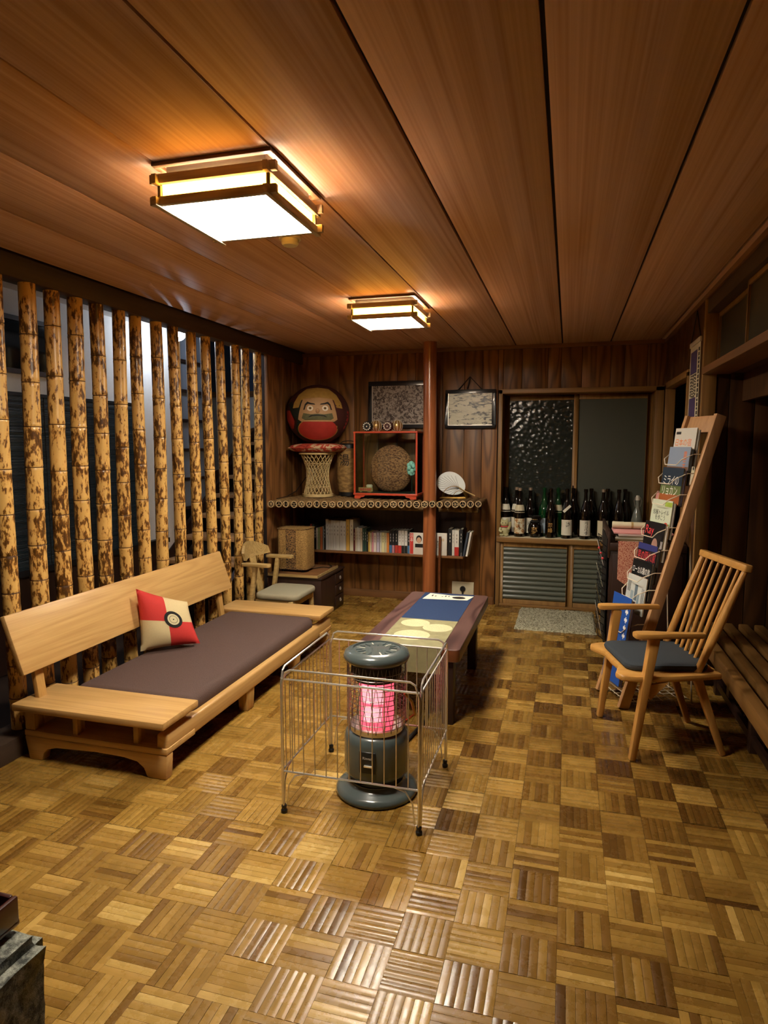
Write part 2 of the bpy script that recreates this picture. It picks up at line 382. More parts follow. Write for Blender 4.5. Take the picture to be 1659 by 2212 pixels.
for n, (area, i, j, x, y) in enumerate(cells):
    along = (i+j) % 2
    if n < 110:
        blk = link('parquet_block', backing, None, floor, Matrix.Translation((x, y, 0)) @ Matrix.Rotation(rf.gauss(0, .0025), 4, 'X') @ Matrix.Rotation(rf.gauss(0, .0025), 4, 'Y'))
        base = rf.choices((0, 1, 2, 3), (50, 28, 16, 6))[0]
        if (i, j) in ((1, -1), (2, 0), (0, 0), (1, 1), (-1, 2), (0, 3), (-2, 4), (-3, 4), (-3, 2), (-2, 2)): base = 3
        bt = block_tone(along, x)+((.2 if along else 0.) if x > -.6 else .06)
        for k in range(NS):
            o = (k-(NS-1)/2)*T/NS; ci = max(0, min(3, base+rf.choice((0, 0, 0, -1))))
            st = bpy.data.objects.new('strip', STRIPS[along, ci]); COL.objects.link(st); st.parent = blk; st.color = (bt+rf.gauss(0, .15), 0, 0, 1)
            st.location = (0, o, rf.uniform(-.0003, .0003)) if not along else (o, 0, rf.uniform(-.0003, .0003))
            st.rotation_euler = (rf.gauss(0, .006), 0, 0) if not along else (0, rf.gauss(0, .006), 0)
    elif n < 300 and area > 0:
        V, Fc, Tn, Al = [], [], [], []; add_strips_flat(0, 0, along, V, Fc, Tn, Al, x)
        o = flat_object('parquet_block', V, Fc, Tn, Al, floor); o.matrix_local = Matrix.Translation((x, y, 0)) @ Matrix.Rotation(rf.gauss(0, .002), 4, 'X') @ Matrix.Rotation(rf.gauss(0, .002), 4, 'Y')
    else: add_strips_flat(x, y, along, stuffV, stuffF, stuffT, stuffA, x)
o = flat_object('parquet_field', stuffV, stuffF, stuffT, stuffA, floor); o['kind'] = 'stuff'

# ------------------------------------------------------------------ ceiling
ceiling = struct('ceiling', MB().b(-2.62, 1.7, -1.6, 6.3, ZC+.014, ZC+.08), 'groove_dark')
for k in range(-6, 5):
    x0 = -.076+.3912*k; x1 = min(x0+.3912, 1.7); g = .0055 if k >= -2 else .0025
    if x0 < -2.6: x0 = -2.6
    part('ceiling_panel', MB().b(x0+g, x1-g, -1.6, 6.0 if x0 > .7 else YB+.02, ZC, ZC+.016), 'ceiling_wood', ceiling, .0015)

# ------------------------------------------------------------------ back wall with its boards
wall_back = struct('wall_back', MB().b(-2.575, -.6, 5.9, 5.96, -.05, ZC+.05).b(-.6, XR+.05, 5.9, 5.96, 1.9, ZC+.05), 'groove_dark')
gx = [-2.57, -2.29, -2.10, -1.95, -1.71, -1.53, -1.36, -1.21, -1.11, -.91, -.75, -.615]
for a, b_ in zip(gx, gx[1:]): part('wall_board', MB().b(a+.0015, b_-.0015, YB, YB+.021, 0, ZC), 'wall_wood', wall_back, .002)
gx = [-.615, -.57, -.41, -.19, -.08, .09, .32, .43, .61, XR+.01]
for a, b_ in zip(gx, gx[1:]): part('wall_board', MB().b(a+.0015, b_-.0015, YB, YB+.021, 1.93, ZC), 'wall_wood', wall_back, .002)
struct('trim_1', MB().b(-2.5, XR, YB-.022, YB, ZC-.032, ZC), 'wall_wood_x', None, .003)
struct('baseboard_back', MB().b(-2.45, -.625, YB-.016, YB, 0, .07), 'wall_wood_x', None, .003)
# closed shell behind the camera and beside it
struct('wall_front', MB().b(-4.6, 1.7, -1.66, -1.6, -.05, 2.9), 'alcove_wood')

# ------------------------------------------------------------------ window over the sill, ribbed doors below
plain('pebble_glass', '#353a34', .16, spec=.8); plain('frost_glass', '#55594d', .45, spec=.5); plain('transom_glass', '#2e3128', .3, spec=.5)
def pebble():
    m = MATS['pebble_glass']; nt = m.node_tree; N, L = nt.nodes, nt.links
    tc = N.new('ShaderNodeTexCoord'); v = N.new('ShaderNodeTexVoronoi'); v.feature = 'SMOOTH_F1'; v.inputs['Scale'].default_value = 28
    L.new(tc.outputs['Object'], v.inputs['Vector']); bp = N.new('ShaderNodeBump'); bp.inputs['Strength'].default_value = .5; bp.inputs['Distance'].default_value = .010
    L.new(v.outputs['Distance'], bp.inputs['Height']); L.new(bp.outputs['Normal'], nt.nodes['Principled BSDF'].inputs['Normal'])
    m.node_tree.nodes['Principled BSDF'].inputs['Transmission Weight'].default_value = .35
pebble(); MATS['frost_glass'].node_tree.nodes['Principled BSDF'].inputs['Transmission Weight'].default_value = .3
WX0, WX1, SZ = -.605, .715, .635
window_1 = struct('window_1')
part('window_frame', MB().b(WX0, WX0+.035, YB-.02, 6.14, SZ, 1.93).b(WX1-.035, WX1+.03, YB-.02, 6.14, 0, 1.93), 'frame_wood', window_1, .003)
part('window_header', MB().b(WX0, WX1+.03, YB-.02, 6.14, 1.895, 1.935), 'frame_wood_x', window_1, .003)
part('window_side_jamb', MB().b(WX0, WX0+.035, YB-.02, 6.14, 0, SZ), 'frame_wood', window_1, .003)
def sash(x0, x1, y, z0, z1, wd, glass, root, pull=None):
    s_ = part('window_sash', MB().b(x0, x0+wd, y, y+.03, z0, z1).b(x1-wd, x1, y, y+.03, z0, z1).b(x0+wd, x1-wd, y, y+.03, z1-.045, z1).b(x0+wd, x1-wd, y, y+.03, z0, z0+.05), 'frame_wood', root, .002)
    part('glass_pane', MB().b(x0+wd-.004, x1-wd+.004, y+.013, y+.018, z0+.045, z1-.04), glass, s_, local=False)
    if pull: part('window_latch', MB().tube([(pull, y, 1.03), (pull, y-.008, 1.03)], .012, 10).tube([(pull, y-.005, 1.05), (pull, y-.006, 1.09)], .005, 6), 'black_iron', s_)
sash(-.568, .075, 6.085, SZ+.01, 1.893, .042, 'pebble_glass', window_1)
sash(.035, .68, 6.045, SZ+.01, 1.893, .042, 'frost_glass', window_1, .045)
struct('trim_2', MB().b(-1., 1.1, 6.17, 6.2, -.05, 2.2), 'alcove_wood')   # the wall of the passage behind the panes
sill = struct('trim_3', MB().b(WX0+.003, .68, YB-.035, 6.045, SZ-.05, SZ-.006), 'frame_wood_x', None, .003)
part('sill_cloth', MB().b(WX0+.037, .66, YB-.03, 6.03, SZ-.006, SZ-.001), 'paper_cream', sill)
window_2 = struct('window_2')
part('window_track', MB().b(WX0+.035, .68, YB-.015, YB+.05, 0, .022).b(WX0+.035, .68, YB-.012, YB+.05, .575, .585), 'frame_wood_x', window_2, .002)
plain('rib_glass', '#5a5f55', .25, spec=.6)
def low_door(x0, x1, y):
    s_ = part('window_sash', MB().b(x0, x0+.03, y, y+.028, .022, .575).b(x1-.03, x1, y, y+.028, .022, .575).b(x0+.03, x1-.03, y, y+.028, .54, .575).b(x0+.03, x1-.03, y, y+.028, .022, .06), 'frame_wood', window_2, .002)
    n = 11
    for k in range(n):
        z = .062+(k+.5)*(.476/n); h = .476/n*.5
        m = MB().grid(1, 6, lambda u, v: (x0+.03+u*(x1-x0-.06), y+.012-.014*math.sin(PI*v)**.8, z-h+2*h*v))
        part('glass_rib', m, 'rib_glass', s_)
low_door(-.57, .04, YB); low_door(.04, .65, YB-.001)
struct('wall_store', MB().b(-.58, .7, 6.0, 6.03, -.02, SZ-.06), 'groove_dark')
# ------------------------------------------------------------------ right wall: corner, doorway, scroll panel, transom, alcove
wall_right = struct('wall_right', MB().b(XR+.012, XR+.05, 4.21, 4.74, 0, ZC+.02).b(XR+.012, XR+.05, 5.74, 5.9, 0, ZC+.02).b(XR+.012, XR+.05, 4.74, 5.74, 1.93, ZC+.02), 'groove_dark')
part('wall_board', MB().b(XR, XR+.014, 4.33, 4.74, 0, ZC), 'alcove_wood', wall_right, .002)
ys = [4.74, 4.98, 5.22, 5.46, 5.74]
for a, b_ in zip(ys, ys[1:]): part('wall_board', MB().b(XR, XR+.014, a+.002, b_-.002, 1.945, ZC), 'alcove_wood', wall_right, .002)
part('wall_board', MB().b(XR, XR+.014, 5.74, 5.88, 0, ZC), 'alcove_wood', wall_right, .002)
door_1 = struct('door_1')
part('door_frame', MB().b(XR-.012, XR+.06, 4.73, 4.77, 0, 1.93).b(XR-.012, XR+.06, 5.72, 5.76, 0, 1.93).b(XR-.012, XR+.06, 4.73, 5.76, 1.90, 1.945), 'frame_wood', door_1, .002)
part('door_panel', MB().b(XR+.15, XR+.18, 4.262, 5.95, 0, 2.0), 'alcove_wood', door_1)
struct('trim_4', MB().b(XR-.014, XR+.06, 4.195, 4.235, 0, ZC), 'frame_wood', None, .002)
struct('trim_5', MB().b(XR-.016, XR+.02, -1.6, YB-.02, ZC-.03, ZC), 'wall_wood_y', None, .002)
window_3 = struct('window_3')
part('transom_header', MB().b(XR-.005, XR+.1, -1.6, 4.195, 2.2, ZC-.03), 'dark_beam', window_3, .003)
part('transom_sill', MB().b(XR-.02, XR+.13, -1.6, 4.195, 1.855, 1.895), 'wall_wood_y', window_3, .003)
for k, (a, b_) in enumerate(((3.36, 4.19), (2.5, 3.42), (1.65, 2.56), (.8, 1.7))):
    x = XR+.055 if k % 2 == 0 else XR+.02
    s_ = part('window_sash', MB().b(x, x+.025, a, a+.022, 1.895, 2.2).b(x, x+.025, b_-.022, b_, 1.895, 2.2).b(x, x+.025, a+.022, b_-.022, 2.175, 2.2).b(x, x+.025, a+.022, b_-.022, 1.895, 1.92), 'frame_wood', window_3, .002)
    part('glass_pane', MB().b(x+.01, x+.014, a+.02, b_-.02, 1.918, 2.177), 'transom_glass', s_)
struct('trim_6', MB().b(XR+.2, XR+.23, -1.6, 4.2, 1.7, ZC+.02), 'alcove_wood')          # board wall behind the transom panes
wall_alcove = struct('wall_alcove', MB().b(XR+.05, 1.62, 4.226, 4.26, 0, 1.9), 'groove_dark')
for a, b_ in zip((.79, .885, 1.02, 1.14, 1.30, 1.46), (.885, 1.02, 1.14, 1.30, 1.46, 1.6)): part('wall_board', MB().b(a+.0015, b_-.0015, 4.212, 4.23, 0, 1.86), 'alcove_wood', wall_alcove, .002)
struct('wall_alcove_side', MB().b(1.6, 1.66, -1.6, 4.26, -.05, 1.95), 'alcove_wood')
struct('trim_7', MB().b(XR+.13, 1.66, -1.6, 4.22, 1.86, 1.9), 'dark_beam')                # soffit of the alcove

# ------------------------------------------------------------------ left: beam, bamboo screen, hall and stairs beyond
struct('trim_8', MB().b(-2.57, -2.46, -1.6, YB, 2.21, ZC+.02), 'dark_beam', None, .004)
struct('trim_9', MB().b(-2.58, -2.42, -1.6, 5.1, 0, .1), 'dark_beam', None, .004)
wall_left = struct('wall_left', MB().b(-2.57, -2.5, 5.12, 5.9, 0, 2.21), 'groove_dark')
for a, b_, x in ((5.12, 5.36, -2.47), (5.36, 5.44, -2.45), (5.44, 5.66, -2.485), (5.66, 5.88, -2.485)): part('wall_board', MB().b(-2.51, x, a+.002, b_-.002, 0, 2.21), 'wall_wood', wall_left, .003)
def bamboo_mat():
    m, nt, b = newmat('bamboo'); N, L = nt.nodes, nt.links
    tc = N.new('ShaderNodeTexCoord'); oi = N.new('ShaderNodeObjectInfo'); cmb = N.new('ShaderNodeCombineXYZ')
    for k in range(3): L.new(math_node(nt, 'MULTIPLY', oi.outputs['Random'], 53.), cmb.inputs[k])
    add = N.new('ShaderNodeVectorMath'); add.operation = 'ADD'; L.new(tc.outputs['Object'], add.inputs[0]); L.new(cmb.outputs[0], add.inputs[1])
    mp = N.new('ShaderNodeMapping'); mp.inputs['Scale'].default_value = (1, 1, .38); L.new(add.outputs[0], mp.inputs['Vector'])
    n1 = N.new('ShaderNodeTexNoise'); n1.inputs['Scale'].default_value = 58; n1.inputs['Detail'].default_value = 4; n1.inputs['Roughness'].default_value = .62; L.new(mp.outputs[0], n1.inputs['Vector'])
    n2 = N.new('ShaderNodeTexNoise'); n2.inputs['Scale'].default_value = 7; n2.inputs['Detail'].default_value = 2; L.new(add.outputs[0], n2.inputs['Vector'])
    v = math_node(nt, 'ADD', n1.outputs['Fac'], math_node(nt, 'MULTIPLY_ADD', n2.outputs['Fac'], .45, -.225))
    rp = N.new('ShaderNodeValToRGB'); L.new(v, rp.inputs[0]); e = rp.color_ramp.elements
    e[0].position = .46; e[0].color = srgb('#d8ac62'); e[1].position = .66; e[1].color = srgb('#4c3013')
    k = e.new(.512); k.color = srgb('#c99850'); k = e.new(.548); k.color = srgb('#744b1b')
    L.new(rp.outputs[0], b.inputs['Base Color']); b.inputs['Roughness'].default_value = .34; b.inputs['Coat Weight'].default_value = .05
bamboo_mat(); plain('bamboo_node', '#4a2c10', .5)
poles = [(2.425, .037), (2.60, .040), (2.765, .039), (2.925, .040), (3.09, .039), (3.265, .037), (3.437, .037), (3.625, .038), (3.805, .037), (4.02, .036), (4.215, .037), (4.425, .036), (4.62, .035), (4.80, .034), (5.01, .035)]
rb = random.Random(11)
for n, (y, r) in enumerate(poles):
    x = -2.505+rb.uniform(-.008, .008); z0, z1 = .1, 2.21
    t = thing('bamboo_pole', 'mottled bamboo pole standing nearest the camera in the screen' if n == 0 else '%s mottled bamboo pole from the near end of the screen' % (ordinal(n) if n < 16 else 'last'), 'bamboo pole', (x, y, z0), rb.uniform(0, 6), 'bamboo screen poles')
    zs = []; z = rb.uniform(.05, .16); step = .16
    while z < 2.03: zs.append(z); z += step*rb.uniform(.9, 1.1); step *= 1.05
    pr = []; ph = rb.uniform(0, 6); H = z1-z0; allz = sorted(set([0, H]+[round(q, 4) for k in zs for q in (k-.02, k-.006, k-.002, k+.002, k+.007, k+.025)]+[H*i/16 for i in range(17)]))
    allz = [q for q in allz if 0 <= q <= H]
    for q in allz:
        rr = r*(1.06-.1*q/H)
        d = min((abs(q-k) for k in zs), default=1)
        if d < .003: rr *= .975
        elif d < .0085: rr *= 1.045
        pr.append((rr, q))
    m = MB(); cx = lambda q: Vector((.006*math.sin(q*2.1+ph), .006*math.cos(q*1.7+ph), 0))
    rings = []
    for rr, q in pr: c = cx(q); rings.append([m.v((c.x+rr*math.cos(2*PI*j/16), c.y+rr*math.sin(2*PI*j/16), q)) for j in range(16)])
    for A, B in zip(rings, rings[1:]):
        for j in range(16): m.face([A[j], A[(j+1) % 16], B[(j+1) % 16], B[j]])
    m.face(rings[-1])
    part('culm', m, 'bamboo', t, local=True, smooth=60)
    for k in zs:
        c = cx(k); part('node_ring', MB().tube([(c.x+r*(1.035-.1*k/H)*math.cos(a), c.y+r*(1.035-.1*k/H)*math.sin(a), k) for a in [2*PI*j/16 for j in range(16)]], .0022, 5, True), 'bamboo_node', t, local=True)
# hall behind the screen
struct('wall_hall', MB().b(-3.46, -3.4, -1.6, 4.9, .62, 3.0).b(-4.6, -2.58, 6.9, 6.96, -.05, 3.4).b(-4.6, -4.54, 4.9, 6.9, -.05, 3.4), 'plaster')
struct('ceiling_hall', MB().b(-4.6, -2.5, -1.6, 4.55, 2.42, 2.46).b(-4.6, -2.5, 4.55, 8.05, 3.2, 3.25), 'plaster')
struct('wall_hall_side', MB().b(-2.57, -2.52, 5.965, 6.9, 0, 3.2).b(-2.6, -2.56, 4.5, 6.9, ZC+.02, 3.2), 'plaster')
hall_wainscot = struct('baseboard_left', MB().b(-3.4, -3.385, -1.6, 4.9, 0, .62), 'dark_wood')
struct('trim_10', MB().b(-3.40, -3.35, -1.6, 4.95, .6, .64), 'black_iron')
struct('trim_11', MB().b(-3.46, -3.36, 4.9, 5.06, 0, 3.1), 'plaster')
struct('trim_12', MB().b(-3.47, -3.35, 5.1, 5.2, .6, 3.1), 'rack_wood', None, .004)
window_4 = struct('window_4')
part('window_frame', MB().b(-3.4, -3.38, 1.6, 3.78, 1.9, 1.93).b(-3.4, -3.38, 1.6, 3.78, 2.23, 2.26).b(-3.4, -3.38, 3.75, 3.78, 1.93, 2.23), 'dark_wood', window_4)
part('glass_pane', MB().b(-3.4, -3.39, 1.6, 3.75, 1.93, 2.23), 'night_glass', window_4)
window_5 = struct('window_5')   # lattice window of the stair well
plain('lattice_glass', '#8b93a0', .3, spec=.5)
part('glass_pane', MB().b(-3.45, -3.44, 5.2, 5.78, .85, 2.75), 'lattice_glass', window_5)
for y in (5.22, 5.5, 5.77): part('window_bar', MB().b(-3.45, -3.4, y-.02, y+.02, .85, 2.75), 'dark_wood', window_5)
for k in range(8): part('window_bar', MB().b(-3.44, -3.41, 5.2, 5.78, .85+k*.27, .875+k*.27), 'dark_wood', window_5)
window_6 = struct('window_6')   # window on the landing
plain('landing_glass', '#3d4c63', .25, spec=.6)
part('glass_pane', MB().b(-4.5, -2.6, 6.885, 6.895, 2.06, 2.95), 'landing_glass', window_6); part('window_rail', MB().b(-4.5, -2.6, 6.86, 6.9, 2.0, 2.06), 'wall_wood_x', window_6)
for x in (-4.3, -3.95, -3.62, -3.3, -2.95): part('window_bar', MB().b(x-.02, x+.02, 6.865, 6.9, 2.06, 2.95), 'frame_wood', window_6)
m = MB(); m.M = frame_M((0, 6.86, 0), (1, 0, 0), (0, 0, 1)); m.prism([(-4.5, .3), (-4.5, .95), (-3.9, 1.18), (-3.58, 1.62), (-3.2, 1.72), (-2.6, 1.72), (-2.6, .3)][::-1], -.03, .01); struct('trim_13', m, 'wall_wood_x')
# blind: slat by slat, in the stretch the photograph can see
plain('blind_reed', '#1a2a33', .4, spec=.6)
t = thing('reed_blind', 'dark blue-green reed blind hanging on the hall wall behind the bamboo screen', 'blind', (-3.37, 3.2, .64))
reed = MB().b(-.002, .004, -1.6, 1.44, 0, .0082).mesh('reed', smooth=0); reed.materials.append(MATS['blind_reed'])
rr_ = random.Random(2)
for k in range(112): link('reed', reed, None, t, Matrix.Translation((rr_.uniform(0, .003), rr_.uniform(-.006, .006), k*.01)) @ Matrix.Rotation(rr_.gauss(0, .12), 4, 'Y'))
for y in (-1.2, -.8, -.4, 0, .4, .8, 1.2, 1.4): part('blind_cord', MB().tube([(.007, y, 0), (.007, y, 1.12)], .003, 5), 'cord_black', t, local=True)
part('top_bar', MB().b(-.006, .012, -1.61, 1.45, 1.118, 1.14), 'black_iron', t, local=True)
# stairs
stair = thing('stairs', 'dark wooden open stairs with pale tread edges rising behind the bamboo screen', 'stairs', (-3.0, 4.85, 0))
for k in range(7):
    y, z = 4.85+.27*k, .46+.17*k
    part('tread', MB().b(-3.36, -2.62, y, y+.3, z-.035, z), 'rack_wood', stair, .003)
part('lower_tread', MB().b(-3.36, -2.62, 4.55, 4.87, .255, .29), 'rack_wood', stair, .003)
for x in (-3.37, -2.61):
    part('stringer', MB().hexa([(x-.02, 4.45, 0), (x+.02, 4.45, 0), (x+.02, 6.85, 1.5), (x-.02, 6.85, 1.5), (x-.02, 4.45, .22), (x+.02, 4.45, .22), (x+.02, 6.85, 1.74), (x-.02, 6.85, 1.74)]), 'dark_wood', stair)
# hall lamp
plain('hall_glow', '#ffffff', .5, emit='#e4efff', estr=HALL_L)
t = thing('globe_lamp', 'bright white ceiling lamp glowing behind the bamboo screen', 'lamp', (-3.08, 4.74, 2.42))
part('ceiling_rose', MB().lathe([(0, 0), (.05, 0), (.05, -.02), (.0, -.02)], 20), 'white_plastic', t, local=True)
part('globe', MB().ball((0, 0, -.075), (.07, .07, .06)), 'hall_glow', t, local=True)

# ------------------------------------------------------------------ ceiling lamps
def make_lamp(x, y, label):
    t = thing('ceiling_lamp', label, 'ceiling lamp', (x, y, ZC-.0005), 0, 'square ceiling lamps')
    P = lambda n, mb, mt, par=t, bv=.0015: part(n, mb, mt, par, bv, local=True)
    P('mounting_frame', MB().b(-.2, .2, -.2, -.18, -.012, 0).b(-.2, .2, .18, .2, -.012, 0).b(-.2, -.18, -.18, .18, -.012, 0).b(.18, .2, -.18, .18, -.012, 0), 'wall_wood_x')
    P('base', MB().b(-.168, .168, -.168, .168, -.045, 0), 'lamp_base')
    for z0, z1 in ((-.062, -.034), (-.126, -.1)):
        for s in (-1, 1):
            P('frame_rail', MB().b(-.212, .212, s*.186-.008, s*.186+.008, z0, z1), 'lamp_frame_wood')
            P('frame_rail', MB().b(s*.186-.008, s*.186+.008, -.212, .212, z0-.005, z1-.005), 'lamp_frame_wood_y')
    for sx in (-1, 1):
        for sy in (-1, 1): P('corner_post', MB().b(sx*.183-.005, sx*.183+.005, sy*.183-.005, sy*.183+.005, -.105, -.06), 'lamp_base')
    for s in (-1, 1):
        P('side_pane', MB().b(-.177, .177, s*.176-.001, s*.176+.001, -.103, -.06), 'lamp_side', bv=0)
        P('side_pane', MB().b(s*.176-.001, s*.176+.001, -.174, .174, -.103, -.06), 'lamp_side', bv=0)
    P('bottom_pane', MB().b(-.176, .176, -.176, .176, -.12, -.118), 'lamp_panel', bv=0)
    return t
make_lamp(-1.055, 2.02, 'larger-looking square wooden ceiling lamp nearest the camera')
make_lamp(-1.07, 3.93, 'square wooden ceiling lamp farther back, near the log post')
t = thing('smoke_detector', 'small round white detector on the ceiling just behind the near lamp', 'smoke detector', (-1.14, 2.60, ZC-.0005))
part('base', MB().lathe([(0, 0), (.046, 0), (.046, -.012), (.0, -.012)], 24), 'white_plastic', t, local=True)
part('cage', MB().lathe([(.036, -.012), (.036, -.028), (.030, -.036), (0, -.037)], 20), 'white_plastic', t, local=True)

# ------------------------------------------------------------------ sofa
plain('sofa_fabric', '#54403a', .85, noise=.35, nscale=260, bump=.5)
sofa = thing('sofa', 'long low oak sofa with brown cushion standing along the bamboo screen', 'sofa', (-2.0, 3.35, 0))
part('front_rail', MB().b(-1.69, -1.635, 2.345, 4.37, .113, .2), 'oak_y', sofa, .012, seg=3)
part('rear_rail', MB().b(-2.38, -2.33, 2.40, 4.36, .145, .212), 'oak_y', sofa, .008)
for y0 in (2.335, 4.315):
    m = MB(); m.M = frame_M((0, y0+.05, 0), (1, 0, 0), (0, 0, 1))
    out = [(-1.632, .112), (-2.385, .112), (-2.385, .1), (-2.365, 0), (-2.295, 0), (-2.285, .035), (-2.262, .058), (-2.21, .07), (-2.0, .08), (-1.85, .076), (-1.785, .065), (-1.752, .042), (-1.735, 0), (-1.64, 0)]
    m.prism(out[::-1], 0, .05); part('end_frame', m, 'oak_x', sofa, .006)
for y in (3.10, 3.75):
    part('leg', MB().hexa([(-1.70, y, 0), (-1.645, y, 0), (-1.645, y+.07, 0), (-1.70, y+.07, 0), (-1.71, y-.01, .15), (-1.64, y-.01, .15), (-1.64, y+.08, .15), (-1.71, y+.08, .15)]), 'oak_z', sofa, .006)
    part('leg', MB().b(-2.37, -2.32, y, y+.06, 0, .15), 'oak_z', sofa, .006)
part('slat_base', MB().b(-2.33, -1.69, 2.56, 4.14, .15, .168), 'dark_wood', sofa)
for y0, y1 in ((2.30, 2.58), (4.125, 4.405)):
    part('arm_board', MB().b(-2.42, -1.622, y0, y1, .238, .272), 'oak_x', sofa, .007)
    yy = y0+.04 if y0 < 3 else y1-.07
    part('arm_shelf', MB().b(-2.385, -1.632, y0+.035 if y0 < 3 else y0+.02, y1-.02 if y0 < 3 else y1-.035, .1125, .14), 'oak_x', sofa, .003)
    part('corner_post', MB().b(-2.385, -2.33, yy, yy+.05, .14, .24), 'oak_z', sofa, .004)
    for x in (-2.13, -1.81): part('arm_post', MB().b(x, x+.026, yy+.01, yy+.06, .14, .24), 'oak_z', sofa, .003)
part('backrest', MB().hexa([(-2.362, 2.30, .405), (-2.333, 2.30, .413), (-2.333, 4.20, .413), (-2.362, 4.20, .405), (-2.457, 2.30, .672), (-2.428, 2.30, .68), (-2.428, 4.20, .68), (-2.457, 4.20, .672)]), 'oak_y', sofa, .006)
for y in (2.42, 3.27, 4.08): part('back_post', MB().beam((-2.345, y, .15), (-2.398, y, .52), .05, .026, (1, 0, 0)), 'oak_z', sofa, .004)
m = MB()
def cush(u, v):
    return None
x0, x1, y0, y1, z0, z1 = -2.325, -1.665, 2.585, 4.12, .169, .268
part('seat_cushion', MB().b(x0, x1, y0, y1, z0, z1), 'sofa_fabric', sofa, .042, seg=5)

# red and cream cushion
plain('pillow_red', '#c2312c', .8, noise=.12, nscale=200); plain('pillow_cream', '#cdb98c', .85, noise=.08, nscale=200); plain('emblem_black', '#15120f', .8); plain('emblem_cream', '#cfc39a', .8)
TL, BL, BR, TR = Vector((-2.36, 3.14, .63)), Vector((-2.30, 3.08, .285)), Vector((-2.06, 3.31, .285)), Vector((-2.17, 3.36, .515))
pn = (BR-BL).cross(TL-BL).normalized()
def pil(u, v, s):
    p = BL*(1-u)*(1-v)+BR*u*(1-v)+TR*u*v+TL*(1-u)*v
    a, b_ = abs(2*u-1), abs(2*v-1)
    pinch = .03*(a*a*(1-b_*b_)+b_*b_*(1-a*a)); c = (BL+BR+TR+TL)/4
    return p+(c-p)*pinch*2+pn*s*.062*((1-a**3)*(1-b_**3))**.6
pillow = thing('throw_pillow', 'red and cream quartered cushion leaning on the sofa backrest', 'cushion', (-2.2, 3.2, .27))
m = MB()
m.grid(20, 20, lambda u, v: pil(u, v, 1), lambda u, v: int((u < .5) != (v > .5)))
m.grid(20, 20, lambda u, v: pil(u, v, -1), lambda u, v: int((u < .5) != (v > .5)))
bmesh.ops.remove_doubles(m.bm, verts=m.bm.verts, dist=1e-4)
part('cover', m, ['pillow_red', 'pillow_cream'], pillow, smooth=80)
def disc_on(r0, r1, off, n=36, teeth=0):
    m = MB(); A = []; B = []
    for i in range(n):
        a = 2*PI*i/n; rr = r1*(1+(teeth if i % 2 else 0))
        A.append(m.v(pil(.6+r0*math.cos(a), .54+r0*math.sin(a), 1)+pn*off)); B.append(m.v(pil(.6+rr*math.cos(a), .54+rr*math.sin(a), 1)+pn*off))
    for i in range(n): m.face([A[i], B[i], B[(i+1) % n], A[(i+1) % n]])
    return m
em = part('emblem', disc_on(.001, .165, .002), 'emblem_black', pillow)
part('dial_ring', disc_on(.075, .105, .003, 48, .06), 'emblem_cream', em); part('dial_face', disc_on(.012, .068, .003), 'emblem_cream', em)

# ------------------------------------------------------------------ low table, runner, leaflet
table = thing('low_table', 'low dark wooden table with wavy grain behind the stove', 'table', (-.77, 3.83, 0))
out = rrect(-1.045, -.505, 3.2, 4.46, .03)
m = MB(); A = [m.v((x, y, .345)) for x, y in out]; B = [m.v((x, y, .41)) for x, y in out]
m.face(A[::-1], 1); m.face(B, 0)
for i in range(len(A)): m.face([A[i], A[(i+1) % len(A)], B[(i+1) % len(A)], B[i]], 1)
part('table_top', m, ['table_top_wood', 'table_edge_wood'], table, .004)  # heater's warm glow is painted into the orange-brown edge
for x in (-.99, -.595):
    for y in (3.23, 4.10): part('leg', MB().b(x, x+.055, y, y+.075, 0, .346), 'table_leg_wood', table, .003)
part('apron', MB().b(-.95, -.58, 3.25, 4.16, .3, .346), 'table_leg_wood', table)
plain('navy_cloth', '#1d3358', .85, noise=.25, nscale=220, bump=.2); plain('gold_cloth', '#8c8560', .75, noise=.35, nscale=22); plain('disc_cloth', '#c4bd94', .75, noise=.35, nscale=160)
runner = thing('table_runner', 'cloth runner with a navy half and pale gold discs lying on the low table', 'table runner', (-.775, 3.8, .411))
part('navy_section', MB().b(-.945, -.6, 3.735, 4.44, .4105, .4125), 'navy_cloth', runner)
gs = part('gold_section', MB().b(-.945, -.6, 3.197, 3.735, .4105, .4125).hexa([(-.945, 3.187, .28), (-.6, 3.187, .28), (-.6, 3.19, .28), (-.945, 3.19, .28), (-.945, 3.193, .4125), (-.6, 3.193, .4125), (-.6, 3.197, .4105), (-.945, 3.197, .4105)]), 'gold_cloth', runner)
for cx_, cy_, r in ((-.835, 3.64, .085), (-.69, 3.57, .085), (-.80, 3.40, .1)):
    m = MB(); m.prism(circle(cx_, cy_, r, r*.95), .4125, .4133); part('disc_pattern', m, 'disc_cloth', gs)
m = MB(); m.M = frame_M((-.70, 3.1885, .285), (1, 0, 0), (0, .05, 1)); m.prism(circle(0, .0, .09, .095, 20, 0, PI), 0, .0012); part('disc_pattern', m, 'disc_cloth', gs)
leaf = thing('leaflet', 'white printed leaflet with a dark oval lying on the far end of the runner', 'leaflet', (-.77, 4.35, .414))
def lf(u, v): return (-.925+.30*u+.03*v, 4.255+.13*v+.03*u-.02, .4145+.012*(1-v)*0+.02*max(0, .5-u)*v*1.2)
part('sheet', MB().grid(10, 4, lf), 'paper', leaf)
m = MB(); m.prism(circle(-.69, 4.32, .045, .03), .4152, .416); part('oval_print', m, 'black_text', leaf)
for k in range(6): part('print_line', MB().b(-.875+.022*k, -.866+.022*k, 4.30+.006*k, 4.36-.005*(k % 3), .4165+.006*max(0, 2-k)*.4, .417+.006*max(0, 2-k)*.4), 'black_text', leaf)

